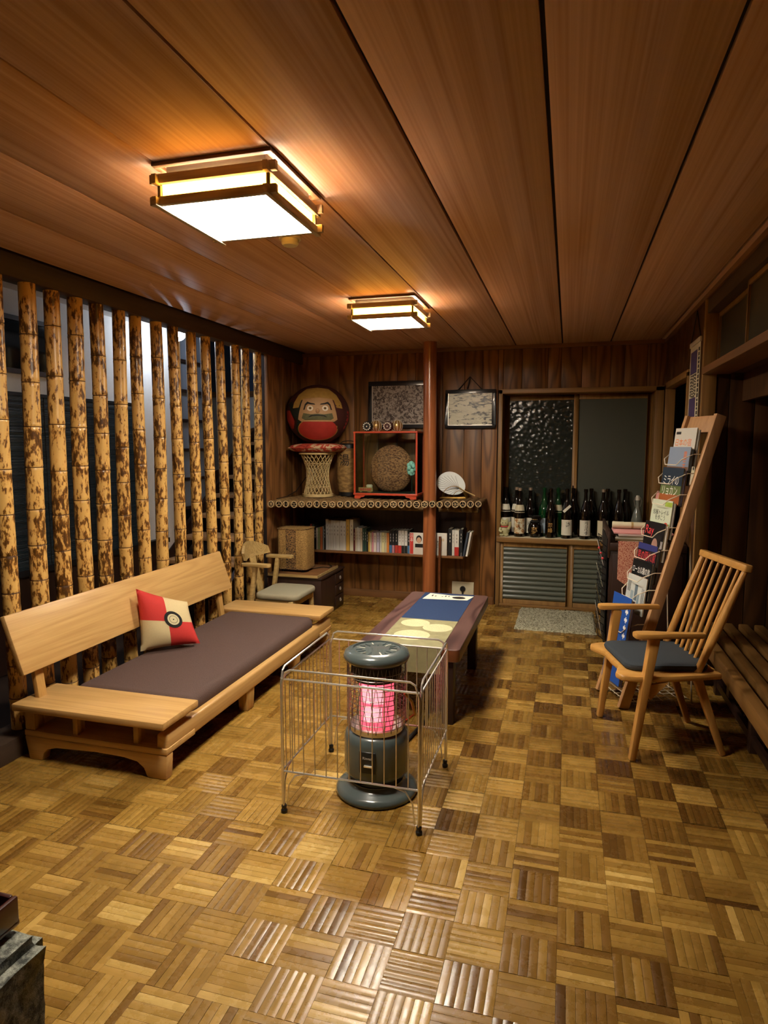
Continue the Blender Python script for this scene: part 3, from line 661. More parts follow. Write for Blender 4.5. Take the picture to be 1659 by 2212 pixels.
# ------------------------------------------------------------------ stove
SX, SY = -.742, 2.52
stove = thing('gas_stove', 'round dark grey portable heater glowing pink inside the wire guard', 'heater', (SX, SY, 0))
P = lambda n, mb, mt, par=stove, bv=0.: part(n, mb, mt, par, bv, local=True, smooth=50)
P('base_plate', MB().lathe([(0, 0), (.165, 0), (.172, .008), (.17, .022), (.155, .034), (.125, .042), (.112, .055), (.112, .06), (0, .06)], 48), 'stove_enamel')
body = P('body', MB().lathe([(0, .06), (.105, .06), (.118, .085), (.132, .095), (.135, .11), (.135, .235), (.130, .262), (.118, .272), (.1, .276), (0, .276)], 48), 'stove_enamel')
P('reflector_ring', MB().lathe([(.0, .275), (.112, .275), (.112, .296), (.095, .3), (.0, .3)], 40), 'chrome')
bn = P('burner', MB().lathe([(.072, .3), (.072, .49), (.0, .49)], 36), 'stove_glow')
P('burner_core', MB().lathe([(.0745, .325), (.0745, .385)], 18, a0=-2.1, a1=-1.0), 'stove_core', bn); P('burner_core', MB().lathe([(.0745, .4), (.0745, .475)], 18, a0=-2.2, a1=-.9), 'stove_core', bn)
P('glass_tube', MB().lathe([(.088, .3), (.088, .49)], 40), 'stove_tube') if 0 else None
P('vent_band', MB().lathe([(0, .49), (.098, .49), (.1, .5), (.1, .57), (0, .57)], 40), 'stove_dark')
for k in range(8):
    a = 2*PI*k/8+.2; P('vent_window', MB().b(-.026, .026, -.0015, .0015, .512, .548), 'black_plastic').matrix_local = Matrix.Rotation(a, 4, 'Z') @ Matrix.Translation((0, -.101, 0))
cap = P('top_cap', MB().lathe([(0, .566), (.11, .562), (.132, .57), (.138, .585), (.132, .602), (.115, .611), (.1, .614), (.098, .608), (0, .608)], 48), 'stove_enamel')
for k in range(18):
    a = 2*PI*k/18; P('vent_slot', MB().b(.05 if k % 2 else .06, .085, -.0025, .0025, .607, .6105), 'stove_enamel' if k % 3 else 'steel_wire', cap).matrix_local = Matrix.Rotation(a, 4, 'Z')
m = MB()
for k in range(12):
    z = .305+.0205*k; rr = .122; m.tube([(rr*math.cos(2*PI*j/40), rr*math.sin(2*PI*j/40), z) for j in range(40)], .0019, 4, True)
for k in range(24):
    for s in (-1, 1):
        a = 2*PI*k/24; m.tube([(.1225*math.cos(a+s*.35*i/6), .1225*math.sin(a+s*.35*i/6), .29+.27*i/6) for i in range(7)], .0013, 4)
P('wire_guard', m, 'guard_wire')
P('carry_handle', MB().tube([(.118, .03, .3), (.16, .02, .34), (.15, .0, .4), (.125, -.02, .44)], .006, 8), 'brass')
P('front_panel', MB().b(-.035, .035, -.1375, -.13, .135, .225), 'stove_dark', body, .003)
P('switch_knob', MB().b(-.012, .022, -.147, -.137, .165, .172), 'chrome', body, .001)
lettering('Rinnai', .036, .011, frame_M((SX, SY-.1385, .2), (1, 0, 0), (0, 0, 1)), 'white_text', body)
hose = MB().tube([(SX+.05, SY+.13, .09), (SX+.07, SY+.25, .03), (SX+.02, SY+.45, .012), (SX+.06, SY+.7, .012), (-.72, 3.6, .012), (-.85, 4.3, .012), (-.9, 5.2, .012), (-.9, 5.84, .03), (-.9, 5.862, .11)], .009, 8)
single('gas_hose', hose, 'cord_black', 'dark hose running over the floor from the heater to the back wall', 'hose', loc=(SX, SY, .01))
# guard
GX1, GX2, GY1, GY2 = -1.05, -.493, 2.245, 2.79
guard = thing('stove_guard', 'square chrome wire guard fence standing around the heater', 'heater guard', ((GX1+GX2)/2, (GY1+GY2)/2, 0))
def panel(p, q, n):
    p, q = Vector(p), Vector(q); L_ = (q-p).length; d = (q-p)/L_; m = MB()
    at = lambda s, z: p+d*s+Vector((0, 0, z))
    ln = .02
    pn_ = part('panel', MB().tube([at(ln*.3, .02), at(ln*.3, .53), at(ln, .575), at(ln*2, .586), at(L_-ln*2, .586), at(L_-ln, .575), at(L_-ln*.3, .53), at(L_-ln*.3, .02)], .0045, 8), 'chrome', guard)
    part('cross_wire', MB().tube([at(ln*.3, .548), at(L_-ln*.3, .548)], .0042, 6), 'chrome', pn_); part('cross_wire', MB().tube([at(ln*.3, .175), at(L_-ln*.3, .175)], .0038, 6), 'chrome', pn_)
    for k in range(n): s = L_*(k+1)/(n+1); part('upright_wire', MB().tube([at(s, .175), at(s, .548)], .0022, 6), 'steel_wire', pn_)
    for s0, s1 in ((ln, .1), (L_-ln, L_-.1)): part('brace_wire', MB().tube([at(s0, .04), at(s0+(s1-s0)*.12, .12), at(s0+(s1-s0)*.45, .162), at(s1, .174)], .003, 6), 'chrome', pn_)
panel((GX1, GY1, 0), (GX2, GY1, 0), 11); panel((GX1, GY2, 0), (GX2, GY2, 0), 11); panel((GX1, GY1, 0), (GX1, GY2, 0), 12); panel((GX2, GY1, 0), (GX2, GY2, 0), 12)
for x in (GX1, GX2):
    for y in (GY1, GY2): part('foot', MB().lathe([(0, 0), (.012, 0), (.013, .012), (.009, .018), (.011, .03), (.008, .036), (0, .036)], 14, (x+(.005 if x == GX1 else -.005), y+(.005 if y == GY1 else -.005), 0)), 'black_plastic', guard)

# ------------------------------------------------------------------ grey armchair, chest, board, lamp in the corner
plain('grey_fabric', '#958f78', .9, noise=.2, nscale=240, bump=.3)
ch = thing('armchair', 'low wooden armchair with curved back and grey-green seat beyond the sofa', 'armchair', (-2.15, 4.68, 0))
part('seat', MB().prism(rrect(-2.31, -1.945, 4.47, 4.90, .07), .262, .312), 'grey_fabric', ch, .02, seg=4)
part('seat_frame', MB().b(-2.30, -2.0, 4.49, 4.53, .215, .262).b(-2.30, -2.0, 4.84, 4.88, .215, .262).b(-2.02, -1.98, 4.5, 4.87, .215, .262), 'aged_oak', ch, .004)
for y in (4.485, 4.885): part('leg', MB().beam((-1.99, y, 0), (-2.0, y, .262), .035, .035, (1, 0, 0)), 'aged_oak', ch, .008); part('leg', MB().beam((-2.37, y, 0), (-2.29, y, .52), .05, .03, (1, 0, 0)), 'aged_oak', ch, .008)
def crest(z): return [(-2.385-.05*math.sin(PI*i/12), 4.48+.41*i/12, z) for i in range(13)]
m = MB()
def bk(u, v):
    a = u*PI; zc = .588+.03*math.sin(a); h = .028+.034*math.sin(a)
    return (-2.36-.062*math.sin(a)-.02*v, 4.475+.42*u, zc+(v-.5)*2*h)
m.grid(16, 4, bk); m.grid(16, 4, lambda u, v: Vector(bk(u, v))+Vector((-.022, 0, 0)))
for v in (0, 1): m.grid(16, 1, lambda u, w_: Vector(bk(u, v))+Vector((-.022*w_, 0, 0)))
for u in (0, 1): m.grid(1, 4, lambda w_, v: Vector(bk(u, v))+Vector((-.022*w_, 0, 0)))
bmesh.ops.remove_doubles(m.bm, verts=m.bm.verts, dist=1e-5); part('backrest', m, 'aged_oak', ch)
part('back_splat', MB().beam((-2.335, 4.685, .22), (-2.425, 4.685, .58), .09, .016, (1, 0, 0)), 'aged_oak', ch, .004)
for y in (4.475, 4.90): m = MB(); m.M = Matrix.Translation((0, 0, .52)); m.prism(rrect(-2.40, -2.16, y-.032, y+.032, .024), 0, .024); part('armrest', m, 'aged_oak', ch, .004)

chest = thing('drawer_chest', 'low dark wooden chest with ring-pull drawers below the woven lamp', 'chest', (-2.17, 5.22, 0))
part('body', MB().b(-2.42, -1.94, 4.96, 5.52, 0, .335), 'dark_wood', chest, .004)
part('top_edge', MB().b(-2.43, -1.93, 4.95, 5.53, .335, .35), 'dark_wood', chest, .004)
for k in range(3):
    z = .03+k*.1; dw = part('drawer', MB().b(-1.945, -1.932, 5.30, 5.50, z, z+.09), 'dark_wood', chest, .003)
    part('ring_pull', MB().tube([(-1.927, 5.40+.014*math.cos(a), z+.045+.014*math.sin(a)) for a in [2*PI*j/14 for j in range(14)]], .003, 6, True), 'steel_wire', dw)
bd = thing('folding_board', 'flat brown board with pale edges lying on the dark chest under the woven lamp', 'board', (-2.19, 5.18, .35))
part('panel', MB().b(-2.41, -1.97, 4.95, 5.44, .352, .362), 'table_edge_wood', bd, .002); part('panel', MB().b(-2.405, -1.975, 4.955, 5.43, .364, .374), 'wall_wood_x', bd, .002)
part('edge_strip', MB().b(-2.41, -1.97, 4.943, 4.95, .352, .374).b(-1.97, -1.963, 4.943, 5.44, .352, .374), 'aged_oak', bd)
def weave(name, c1, c2, sc):
    m, nt, b = newmat(name); N, L = nt.nodes, nt.links
    tc = N.new('ShaderNodeTexCoord'); v = N.new('ShaderNodeTexNoise'); v.inputs['Scale'].default_value = sc; v.inputs['Detail'].default_value = 2
    mp = N.new('ShaderNodeMapping'); mp.inputs['Scale'].default_value = (1, 1, 1.8); L.new(tc.outputs['Object'], mp.inputs[0]); L.new(mp.outputs[0], v.inputs['Vector'])
    r = N.new('ShaderNodeValToRGB'); r.color_ramp.elements[0].position = .4; r.color_ramp.elements[1].position = .58; r.color_ramp.elements[0].color = srgb(c1); r.color_ramp.elements[1].color = srgb(c2)
    L.new(v.outputs['Fac'], r.inputs[0]); L.new(r.outputs[0], b.inputs['Base Color']); b.inputs['Roughness'].default_value = .8
    bp = N.new('ShaderNodeBump'); bp.inputs['Strength'].default_value = .6; bp.inputs['Distance'].default_value = .003; L.new(v.outputs['Fac'], bp.inputs['Height']); L.new(bp.outputs['Normal'], b.inputs['Normal'])
weave('woven_shade', '#6d5024', '#a9854a', 160); weave('woven_dark', '#1c120a', '#8d6a3a', 110)
lp = thing('woven_lamp', 'square woven floor lamp with a dark patterned middle standing on the chest', 'lamp', (-2.235, 5.14, .375))
P = lambda n, mb, mt, par=lp, bv=0.: part(n, mb, mt, par, bv, local=True)
sh = P('shade', MB().prism(rrect(-.135, .135, -.11, .11, .04), .025, .365), 'woven_shade', bv=.004)
P('pattern_band', MB().b(-.045, .045, -.114, -.1105, .03, .36), 'woven_dark', sh); P('rim', MB().tube([(x, y, .366) for x, y in rrect(-.136, .136, -.111, .111, .04)], .004, 6, True), 'woven_dark', sh); P('rim', MB().tube([(x, y, .025) for x, y in rrect(-.136, .136, -.111, .111, .04)], .004, 6, True), 'woven_dark', sh)
for x, y in ((-.09, -.08), (.09, -.08), (.09, .08), (-.09, .08)): P('foot', MB().lathe([(0, 0), (.01, 0), (.013, .012), (.008, .03), (0, .03)], 12, (x, y, 0)), 'black_iron')
single('lamp_cord', MB().tube([(-2.12, 5.2, .379), (-2.05, 5.3, .379), (-1.99, 5.28, .379), (-1.99, 5.36, .379), (-2.04, 5.42, .379)], .0035, 6), 'cord_black', 'thin black cord trailing from the woven lamp over the chest', 'cord', loc=(-2.1, 5.3, .379))

# ------------------------------------------------------------------ log post
PX, PY = -1.145, 5.5
m = MB(); n = 20; rings = []; rp = random.Random(4)
for i in range(25):
    z = ZC*i/24; rr = .056*(1+.02*math.sin(z*3))
    rings.append([m.v((PX+.003*math.sin(z*2)+rr*(1+rp.uniform(-.02, .02)*0+.018*math.sin(5*a+z*1.3)+.012*math.sin(9*a-z*2))*math.cos(a), PY+rr*(1+.018*math.sin(5*a+z*1.3))*math.sin(a), z)) for a in [2*PI*j/n for j in range(n)]])
for A, B in zip(rings, rings[1:]):
    for j in range(n): m.face([A[j], A[(j+1) % n], B[(j+1) % n], B[j]])
single('log_post', m, 'post_wood', 'round polished reddish log post from floor to ceiling before the back wall', 'post', smooth=60, loc=(PX, PY, 0))
single('wooden_stick', MB().tube([(-1.06, 5.545, .0), (-1.062, 5.548, .3), (-1.058, 5.55, .655)], .012, 8), 'table_edge_wood', 'thin dark stick leaning upright beside the foot of the log post', 'stick', loc=(-1.06, 5.62, 0))

# ------------------------------------------------------------------ bamboo-pole shelf
weave('old_bamboo', '#5f4726', '#7d6034', 30); plain('cut_bamboo', '#b59a70', .7, noise=.15, nscale=60); plain('tube_dark', '#120c07', .9)
shelf = thing('bamboo_shelf', 'wall shelf of cut bamboo tubes with patterned open ends', 'shelf', (-1.55, 5.6, .92))
NT = 28; rs = random.Random(5); TZ = .952; TR_ = .029
for k in range(NT):
    f_ = k/(NT-1); x = -2.40+1.68*f_; yf = 5.0+.47*f_+rs.uniform(-.008, .008); r = TR_*rs.uniform(.94, 1.04); ye = 5.872
    if abs(x-PX) < .1: ye = PY-.062
    z = TZ+rs.uniform(-.002, .002)
    m = MB(); m.M = frame_M((x, yf, z), (1, 0, 0), (0, 0, 1))   # local z = toward the room (-y)
    pr = [(r*.78, -.03), (r*.8, 0), (r, 0), (r, -(ye-yf)), (0, -(ye-yf))]
    m.lathe(pr, 16); tb = part('bamboo_tube', m, 'old_bamboo', shelf)
    m = MB(); m.M = frame_M((x, yf, z), (1, 0, 0), (0, 0, 1)); m.lathe([(r*.76, .0015), (r*1.0, .0015), (r*1.0, -.003)], 16); part('cut_rim', m, 'cut_bamboo', tb)
    m = MB(); m.M = frame_M((x, yf, z), (1, 0, 0), (0, 0, 1)); m.lathe([(0, -.012), (r*.79, -.012)], 14); part('hollow_shade_disc', m, 'tube_dark', tb)  # dark disc painted in for the shade inside the tube
    m = MB(); m.M = frame_M((x, yf+.002, z), (1, 0, 0), (0, 0, 1)); kind = k % 4; q = r*.78
    if kind == 0:
        for a in (0, PI/3, 2*PI/3): m.beam((-q*math.cos(a), -q*math.sin(a), 0), (q*math.cos(a), q*math.sin(a), 0), .003, .004, (0, 0, 1))
    elif kind == 1:
        for a in (PI/2, PI/2+2.1, PI/2-2.1): m.beam((0, 0, 0), (q*math.cos(a), q*math.sin(a), 0), .0035, .004, (0, 0, 1))
    elif kind == 2:
        for s in (-1, 1): m.tube([(s*(.010+.012*(2*i/6-1)**2)*1., (2*i/6-1)*q*.8, 0) for i in range(7)], .002, 5)
    else:
        for s in (-1, 1): m.tube([((2*i/6-1)*q*.85, s*(.006+.010*(2*i/6-1)**2), 0) for i in range(7)], .002, 5)
    part('end_lattice', m, 'cut_bamboo', tb)
xs = [-2.34, -2.12, -1.86, -1.64, -1.42, -1.21]+[-1.08, -.99, -.87, -.78, -.73]
for a, b_ in zip(xs, xs[1:]):
    if a == -1.21: continue
    m = MB(); m.M = frame_M((a, 5.60, .895), (0, -1, 0), (0, 0, 1)); m.lathe([(0, -.001), (.027, -.001), (.03, -.004), (.029, -.012), (.029, -(b_-a)+.012), (.03, -(b_-a)+.002), (0, -(b_-a)+.002)], 14); part('fascia_bamboo', m, 'old_bamboo', shelf)
part('shelf_bearer', MB().b(-2.36, -.74, 5.645, 5.68, .87, .921), 'dark_wood', shelf); part('shelf_bearer', MB().b(-2.36, -.74, 5.84, 5.875, .87, .921), 'dark_wood', shelf)
SHZ = TZ+TR_+.001

# ------------------------------------------------------------------ low book shelf and books
bs = thing('book_shelf', 'narrow brown wall board carrying the row of books under the bamboo shelf', 'shelf', (-1.6, 5.72, .47))
part('board', MB().b(-2.46, -.86, 5.57, 5.872, .462, .482), 'wall_wood_x', bs, .002)
m = MB(); m.M = frame_M((-.872, 0, 0), (0, 1, 0), (0, 0, 1)); m.prism([(5.58, .482), (5.872, .482), (5.872, .70), (5.74, .70)], -.012, 0); part('end_panel', m, 'dark_wood', bs, .002)
part('back_rail', MB().b(-2.46, -.884, 5.86, 5.872, .482, .86), 'dark_wood', bs)
BK = [ # left px of the spine in the shelf crop, right, height m, spine colour, words
 (352, 366, .235, '#7a2f2c', 'dull red'), (367, 383, .235, '#1f3334', 'dark teal'), (384, 396, .215, '#191a1a', 'black'), (397, 409, .20, '#c9c3b4', 'off-white'), (410, 427, .205, '#7f8f62', 'sage green'), (428, 444, .21, '#b9683c', 'rust orange'), (446, 455, .215, '#8e9390', 'grey'), (456, 467, .225, '#22211f', 'charcoal'),
 (470, 493, .285, '#c8c9c6', 'tall pale grey'), (494, 509, .275, '#cfccc2', 'tall white'), (510, 524, .277, '#d3cfc6', 'tall white'), (525, 547, .276, '#cdcac3', 'tall white'), (548, 574, .275, '#d0cdc4', 'tall white'), (575, 599, .276, '#c9c6bf', 'tall white'), (600, 621, .274, '#d2cfc7', 'tall white'), (623, 648, .29, '#c8a24b', 'tall mustard yellow'), (651, 676, .29, '#d0c8b0', 'tall cream and gold'),
 (678, 689, .20, '#5c2420', 'maroon'), (690, 702, .215, '#cfc8b4', 'cream'), (703, 714, .22, '#d2d0c8', 'white'), (715, 727, .215, '#cbc9c0', 'white'), (728, 742, .215, '#c7b9a0', 'buff'), (745, 757, .21, '#2d4a40', 'dark green'), (758, 771, .21, '#274238', 'dark green'), (774, 784, .185, '#1c1c1c', 'black'), (785, 797, .18, '#c9a94c', 'yellow'), (798, 808, .175, '#cfc6a6', 'cream'), (810, 823, .18, '#c98a94', 'pink'), (824, 844, .175, '#d5c7c0', 'pinkish white'), (846, 866, .18, '#b5aec0', 'lavender'),
 (870, 880, .18, '#d2cfc6', 'white'), (881, 903, .18, '#d6cd9c', 'pale yellow'), (905, 917, .178, '#cabf9e', 'cream'), (918, 935, .178, '#c97e3a', 'orange'), (938, 956, .205, '#17171a', 'black'), (958, 974, .205, '#1a1a1d', 'black'), (976, 997, .205, '#18171a', 'black'), (1000, 1023, .205, '#d3d1ca', 'white'), (1024, 1043, .205, '#cfcdc6', 'white'), (1045, 1064, .202, '#d2d0c8', 'white'), (1067, 1083, .21, '#171716', 'black')]
BK2 = [(1347, 1372, .235, '#151515', 'black'), (1373, 1389, .225, '#cac7be', 'white'), (1391, 1420, .225, '#d1cec6', 'white'), (1424, 1445, .235, '#161618', 'black')]
bx_ = lambda c: -2.29+((c/3.318+560)-667)*.00433
plain('grey_text', '#6a6660', .6); plain('page_edge', '#c9c1a8', .9)
bandc = {'black': ['#b23a2e', '#3f6f9a', '#b77f8a'], 'white': ['#1a1a1a', '#b8322c', '#1a1a1a']}
MC = {}
def colmat(c, rough=.55):
    if c not in MC: MC[c] = plain('print_'+c[1:], c, rough).name
    return MC[c]
rbk = random.Random(8)
def book(x0, x1, h, col, label, band=None, lean=0.):
    wd = x1-x0; d = .15 if h < .25 else .21; yf = 5.60+rbk.uniform(0, .008)
    t = thing('book', label, 'book', ((x0+x1)/2, yf, .4825), 0, 'books on the low wall shelf')
    if lean: t.rotation_euler = (0, lean, 0); 
    P = lambda n, mb, mt, par=t, bv=0.: part(n, mb, mt, par, bv, local=True)
    hw = wd/2-.0004; th = min(.0018, wd*.2)
    P('cover', MB().b(-hw, -hw+th, 0, d, 0, h).b(hw-th, hw, 0, d, 0, h).b(-hw, hw, -.001, th, 0, h), colmat(col))
    P('pages', MB().b(-hw+th, hw-th, th, d-.003, .003, h-.003), 'page_edge')
    if band: P('spine_band', MB().b(-hw-.0002, hw+.0002, -.0016, -.001, .0, h*.34), colmat(band))
    if wd > .008:
        for q in range(3): P('spine_title', MB().b(-hw*.16, hw*.16, -.0016, -.001, h*(.5+.13*q), h*(.5+.13*q)+.018), 'white_text' if sum(srgb(col)[:3]) < .5 else 'grey_text')
n = 0
for i, (a, b_, h, c, wd) in enumerate(BK):
    band = None
    if wd in bandc and i > 30: band = bandc[wd][i % 3]
    tail = ' with a coloured band' if band else ''
    pos = ordinal(i)+' from the left'
    book(bx_(a), bx_(b_), h, c, '%s book spine%s on the low shelf, %s' % (wd, tail, pos), band)
for i, (a, b_, h, c, wd) in enumerate(BK2):
    book(bx_(a), bx_(b_), h, c, '%s book spine right of the log post, %s after the face-out white book' % (wd, ordinal(i)), '#b02a24' if i == 2 else None)
for i, (c, lab) in enumerate((('#3a4250', 'slate book leaning at the right end of the low shelf'), ('#cfccc4', 'white book leaning against the end panel of the low shelf'))):
    x = bx_(1446+i*20); t = thing('book', lab, 'book', (x, 5.60, .4825), 0, 'books on the low wall shelf'); t.matrix_local = Matrix.Translation((x, 5.60, .4825)) @ Matrix.Rotation(.17, 4, 'Y'); W[t] = Matrix.Translation((x, 5.60, .4825)) @ Matrix.Rotation(.17, 4, 'Y')
    part('cover', MB().b(0, .0015, 0, .15, 0, .215).b(.014, .0155, 0, .15, 0, .215).b(0, .0155, -.001, .0015, 0, .215), colmat(c), t, local=True); part('pages', MB().b(.0015, .014, .002, .147, .003, .212), 'page_edge', t, local=True)
# two books turned face out
t = thing('book', 'book shown face-out with a red strip and portrait, left of the log post', 'book', (bx_(1120), 5.585, .4825), 0, 'books on the low wall shelf')
x = bx_(1085); part('cover', MB().b(x, x+.135, 5.58, 5.592, .4825, .676), colmat('#d6d1c6'), t, .001)
part('cover_strip', MB().b(x+.003, x+.034, 5.5785, 5.58, .486, .672), colmat('#c23a33'), t)
lettering('日\n本', .026, .07, frame_M((x+.019, 5.578, .63), (1, 0, 0), (0, 0, 1)), 'white_text', t)
m = MB(); m.M = frame_M((x+.085, 5.58, .60), (1, 0, 0), (0, 0, 1)); m.prism(circle(0, .02, .026, .034), 0, .001); part('portrait_hair', m, 'black_text', t)
m = MB(); m.M = frame_M((x+.085, 5.579, .60), (1, 0, 0), (0, 0, 1)); m.prism(circle(0, .01, .02, .026), 0, .001); part('portrait_face', m, colmat('#c9a184'), t)
part('portrait_suit', MB().b(x+.05, x+.13, 5.579, 5.58, .545, .578), 'black_text', t)
t = thing('book', 'white book shown face-out with brush title, just right of the log post', 'book', (bx_(1300), 5.585, .4825), 0, 'books on the low wall shelf')
x = bx_(1246); part('cover', MB().b(x, x+.125, 5.58, 5.596, .4825, .68), colmat('#d3cfc3'), t, .001)
lettering('禅', .028, .03, frame_M((x+.088, 5.5792, .62), (1, 0, 0), (0, 0, 1)), 'gold_text', t); lettering('整\n理', .026, .065, frame_M((x+.05, 5.5792, .58), (1, 0, 0), (0, 0, 1)), 'black_text', t)

# ------------------------------------------------------------------ rattan stool, cushion, daruma
STX, STY = -2.2, 5.57
st = thing('rattan_stool', 'hourglass woven rattan stool standing on the bamboo shelf', 'stool', (STX, STY, SHZ))
P = lambda n, mb, mt, par=st, bv=0.: part(n, mb, mt, par, bv, local=True)
plain('rattan', '#c9b07a', .5, noise=.15)
def hr(z): return .098+.062*abs((z-.2)/.2)**1.7 if z > .2 else .098+.038*abs((z-.2)/.2)**1.7
m = MB()
for k in range(22):
    for s in (-1, 1): m.tube([(hr(z)*math.cos(2*PI*k/22+s*(z-.2)*4.2), hr(z)*math.sin(2*PI*k/22+s*(z-.2)*4.2), z) for z in [.01+.375*i/10 for i in range(11)]], .0036, 5)
P('woven_side', m, 'rattan')
P('top_ring', MB().tube([(.162*math.cos(a), .162*math.sin(a), .388) for a in [2*PI*j/32 for j in range(32)]], .008, 8, True), 'rattan'); P('bottom_ring', MB().lathe([(.128, 0), (.142, 0), (.142, .024), (.128, .024)], 32), 'rattan')
P('middle_ring', MB().tube([(hr(.3)*math.cos(a), hr(.3)*math.sin(a), .3) for a in [2*PI*j/32 for j in range(32)]], .0035, 6, True), 'rattan'); P('middle_ring', MB().tube([(hr(.09)*math.cos(a), hr(.09)*math.sin(a), .09) for a in [2*PI*j/32 for j in range(32)]], .0035, 6, True), 'rattan')
P('seat_disc', MB().lathe([(0, .38), (.158, .38), (.158, .392), (0, .392)], 28), 'rattan')
def floral():
    m, nt, b = newmat('floral_cloth'); N, L = nt.nodes, nt.links
    tc = N.new('ShaderNodeTexCoord'); v = N.new('ShaderNodeTexNoise'); v.inputs['Scale'].default_value = 14; v.inputs['Detail'].default_value = 1; v.inputs['Distortion'].default_value = 1.5; L.new(tc.outputs['Object'], v.inputs['Vector'])
    r = N.new('ShaderNodeValToRGB'); r.color_ramp.interpolation = 'CONSTANT'; e = r.color_ramp.elements; e[0].position = 0; e[0].color = srgb('#8e2a22'); e[1].position = .58; e[1].color = srgb('#cbb08a'); k = e.new(.42); k.color = srgb('#b5432c')
    L.new(v.outputs['Fac'], r.inputs[0]); L.new(r.outputs[0], b.inputs['Base Color']); b.inputs['Roughness'].default_value = .85
floral()
CZ = SHZ+.3965
m = MB()
def cq(u, v, s):
    a, b_ = 2*u-1, 2*v-1; e = max(abs(a), abs(b_)); return (STX+.01+.255*a*(1-.1*b_*b_), STY+.19*b_*(1-.1*a*a), CZ+.042+s*.041*((1-a**4)*(1-b_**4))**.5)
m.grid(18, 14, lambda u, v: cq(u, v, 1)); m.grid(18, 14, lambda u, v: cq(u, v, -1)); bmesh.ops.remove_doubles(m.bm, verts=m.bm.verts, dist=1e-5)
single('floor_cushion', m, 'floral_cloth', 'red floral cushion lying on the rattan stool under the big doll', 'cushion', smooth=80, loc=(STX, STY, CZ))
DC = Vector((STX, STY+.02, CZ+.083+.262)); DR = (.288, .27, .265)
plain('daruma_red', '#a8322c', .5, noise=.25, nscale=18); plain('daruma_dark', '#15201c', .55, noise=.2); plain('daruma_maroon', '#43201c', .55, noise=.2); plain('daruma_gold', '#a3803f', .45, noise=.3, nscale=30); plain('daruma_face', '#b08a5f', .55, noise=.12); plain('daruma_white', '#d9d0bb', .5); plain('daruma_beard', '#5c5a3c', .7, noise=.4, nscale=50)
dr = thing('daruma_doll', 'large round red papier-mache doll with a scowling face on the cushion', 'doll', (DC.x, DC.y, CZ+.083))
m = MB(); m.ball(DC, DR, 40, 24)
for v_ in m.bm.verts: v_.co.z = max(v_.co.z, CZ+.0825)
part('body', m, 'daruma_maroon', dr, smooth=80)
DROT = Matrix.Rotation(math.radians(21), 3, 'Z')
def ddec(name, outline, mat_, off, par=dr):
    """a painted or raised patch on the doll: outline in units of the body radii, wrapped on the front"""
    m = MB(); vs = [m.v((x, z, 0)) for x, z in outline]; f_ = m.face(vs); bmesh.ops.triangulate(m.bm, faces=m.bm.faces[:])
    for _ in range(4): bmesh.ops.subdivide_edges(m.bm, edges=[e for e in m.bm.edges if e.calc_length() > .09], cuts=1); bmesh.ops.triangulate(m.bm, faces=m.bm.faces[:])
    for v_ in m.bm.verts:
        x, z = v_.co.x, v_.co.y; q = math.sqrt(max(.02, 1-x*x-z*z)); k = 1+off
        v_.co = DC+Vector((x*DR[0]*k, -q*DR[1]*k, z*DR[2]*k))
        v_.co = DC+DROT @ (v_.co-DC)
    return part(name, m, mat_, par, smooth=80)
sg = lambda P_: P_+[(-x, z) for x, z in P_[::-1]]
ddec('dark_robe', sg([(0, .62), (.35, .6), (.55, .3), (.7, .1), (.78, .42), (.88, .3), (.80, -.02), (.62, -.25), (.68, -.45), (.62, -.7), (.3, -.9), (0, -.95)]), 'daruma_dark', .006)
for s in (1, -1): ddec('red_side', [(s*x, z) for x, z in ((.95, .1), (.84, .1), (.70, -.26), (.74, -.5), (.8, -.5), (.94, -.2))][::s], 'daruma_red', .008)
ddec('belly_rim', circle(0, -.5, .6, .375, 28), 'daruma_gold', .016); ddec('red_belly', circle(0, -.5, .57, .35, 28), 'daruma_red', .022)
ddec('gold_hood', sg([(0, .84), (.32, .8), (.56, .6), (.7, .34), (.74, .16), (.56, .18), (.48, .42), (0, .5)]), 'daruma_gold', .02)
fc = ddec('face', sg([(0, .5), (.42, .46), (.48, .3), (.55, -.0), (.58, -.2), (.48, -.27), (0, -.27)]), 'daruma_face', .026)
ddec('beard', sg([(0, -.02), (.2, -.04), (.42, .0), (.47, -.16), (.38, -.22), (0, -.22)]), 'daruma_beard', .030, fc)
for s in (1, -1):
    ddec('eyebrow', [(s*x, z) for x, z in ((.06, .26), (.1, .3), (.2, .32), (.3, .36), (.37, .28), (.42, .1), (.38, .1), (.34, .24), (.28, .29), (.2, .27))][::s], 'black_text', .034, fc)
    ddec('eye', circle(s*.22, .15, .09, .085, 16), 'daruma_white', .034, fc); ddec('iris', circle(s*.215, .15, .045, .045, 12), 'daruma_gold', .038, fc); ddec('pupil', circle(s*.215, .15, .025, .025, 10), 'black_text', .041, fc)
part('nose', MB().ball(DC+DROT @ Vector((0, -DR[1]*1.02, .02)), (.018, .02, .022), 12, 8), 'daruma_face', fc)
ddec('mouth', [(-.28, -.13), (-.2, -.07), (0, -.05), (.2, -.07), (.28, -.13), (.24, -.13), (.16, -.1), (0, -.085), (-.16, -.1), (-.24, -.13)], 'black_text', .036, fc)

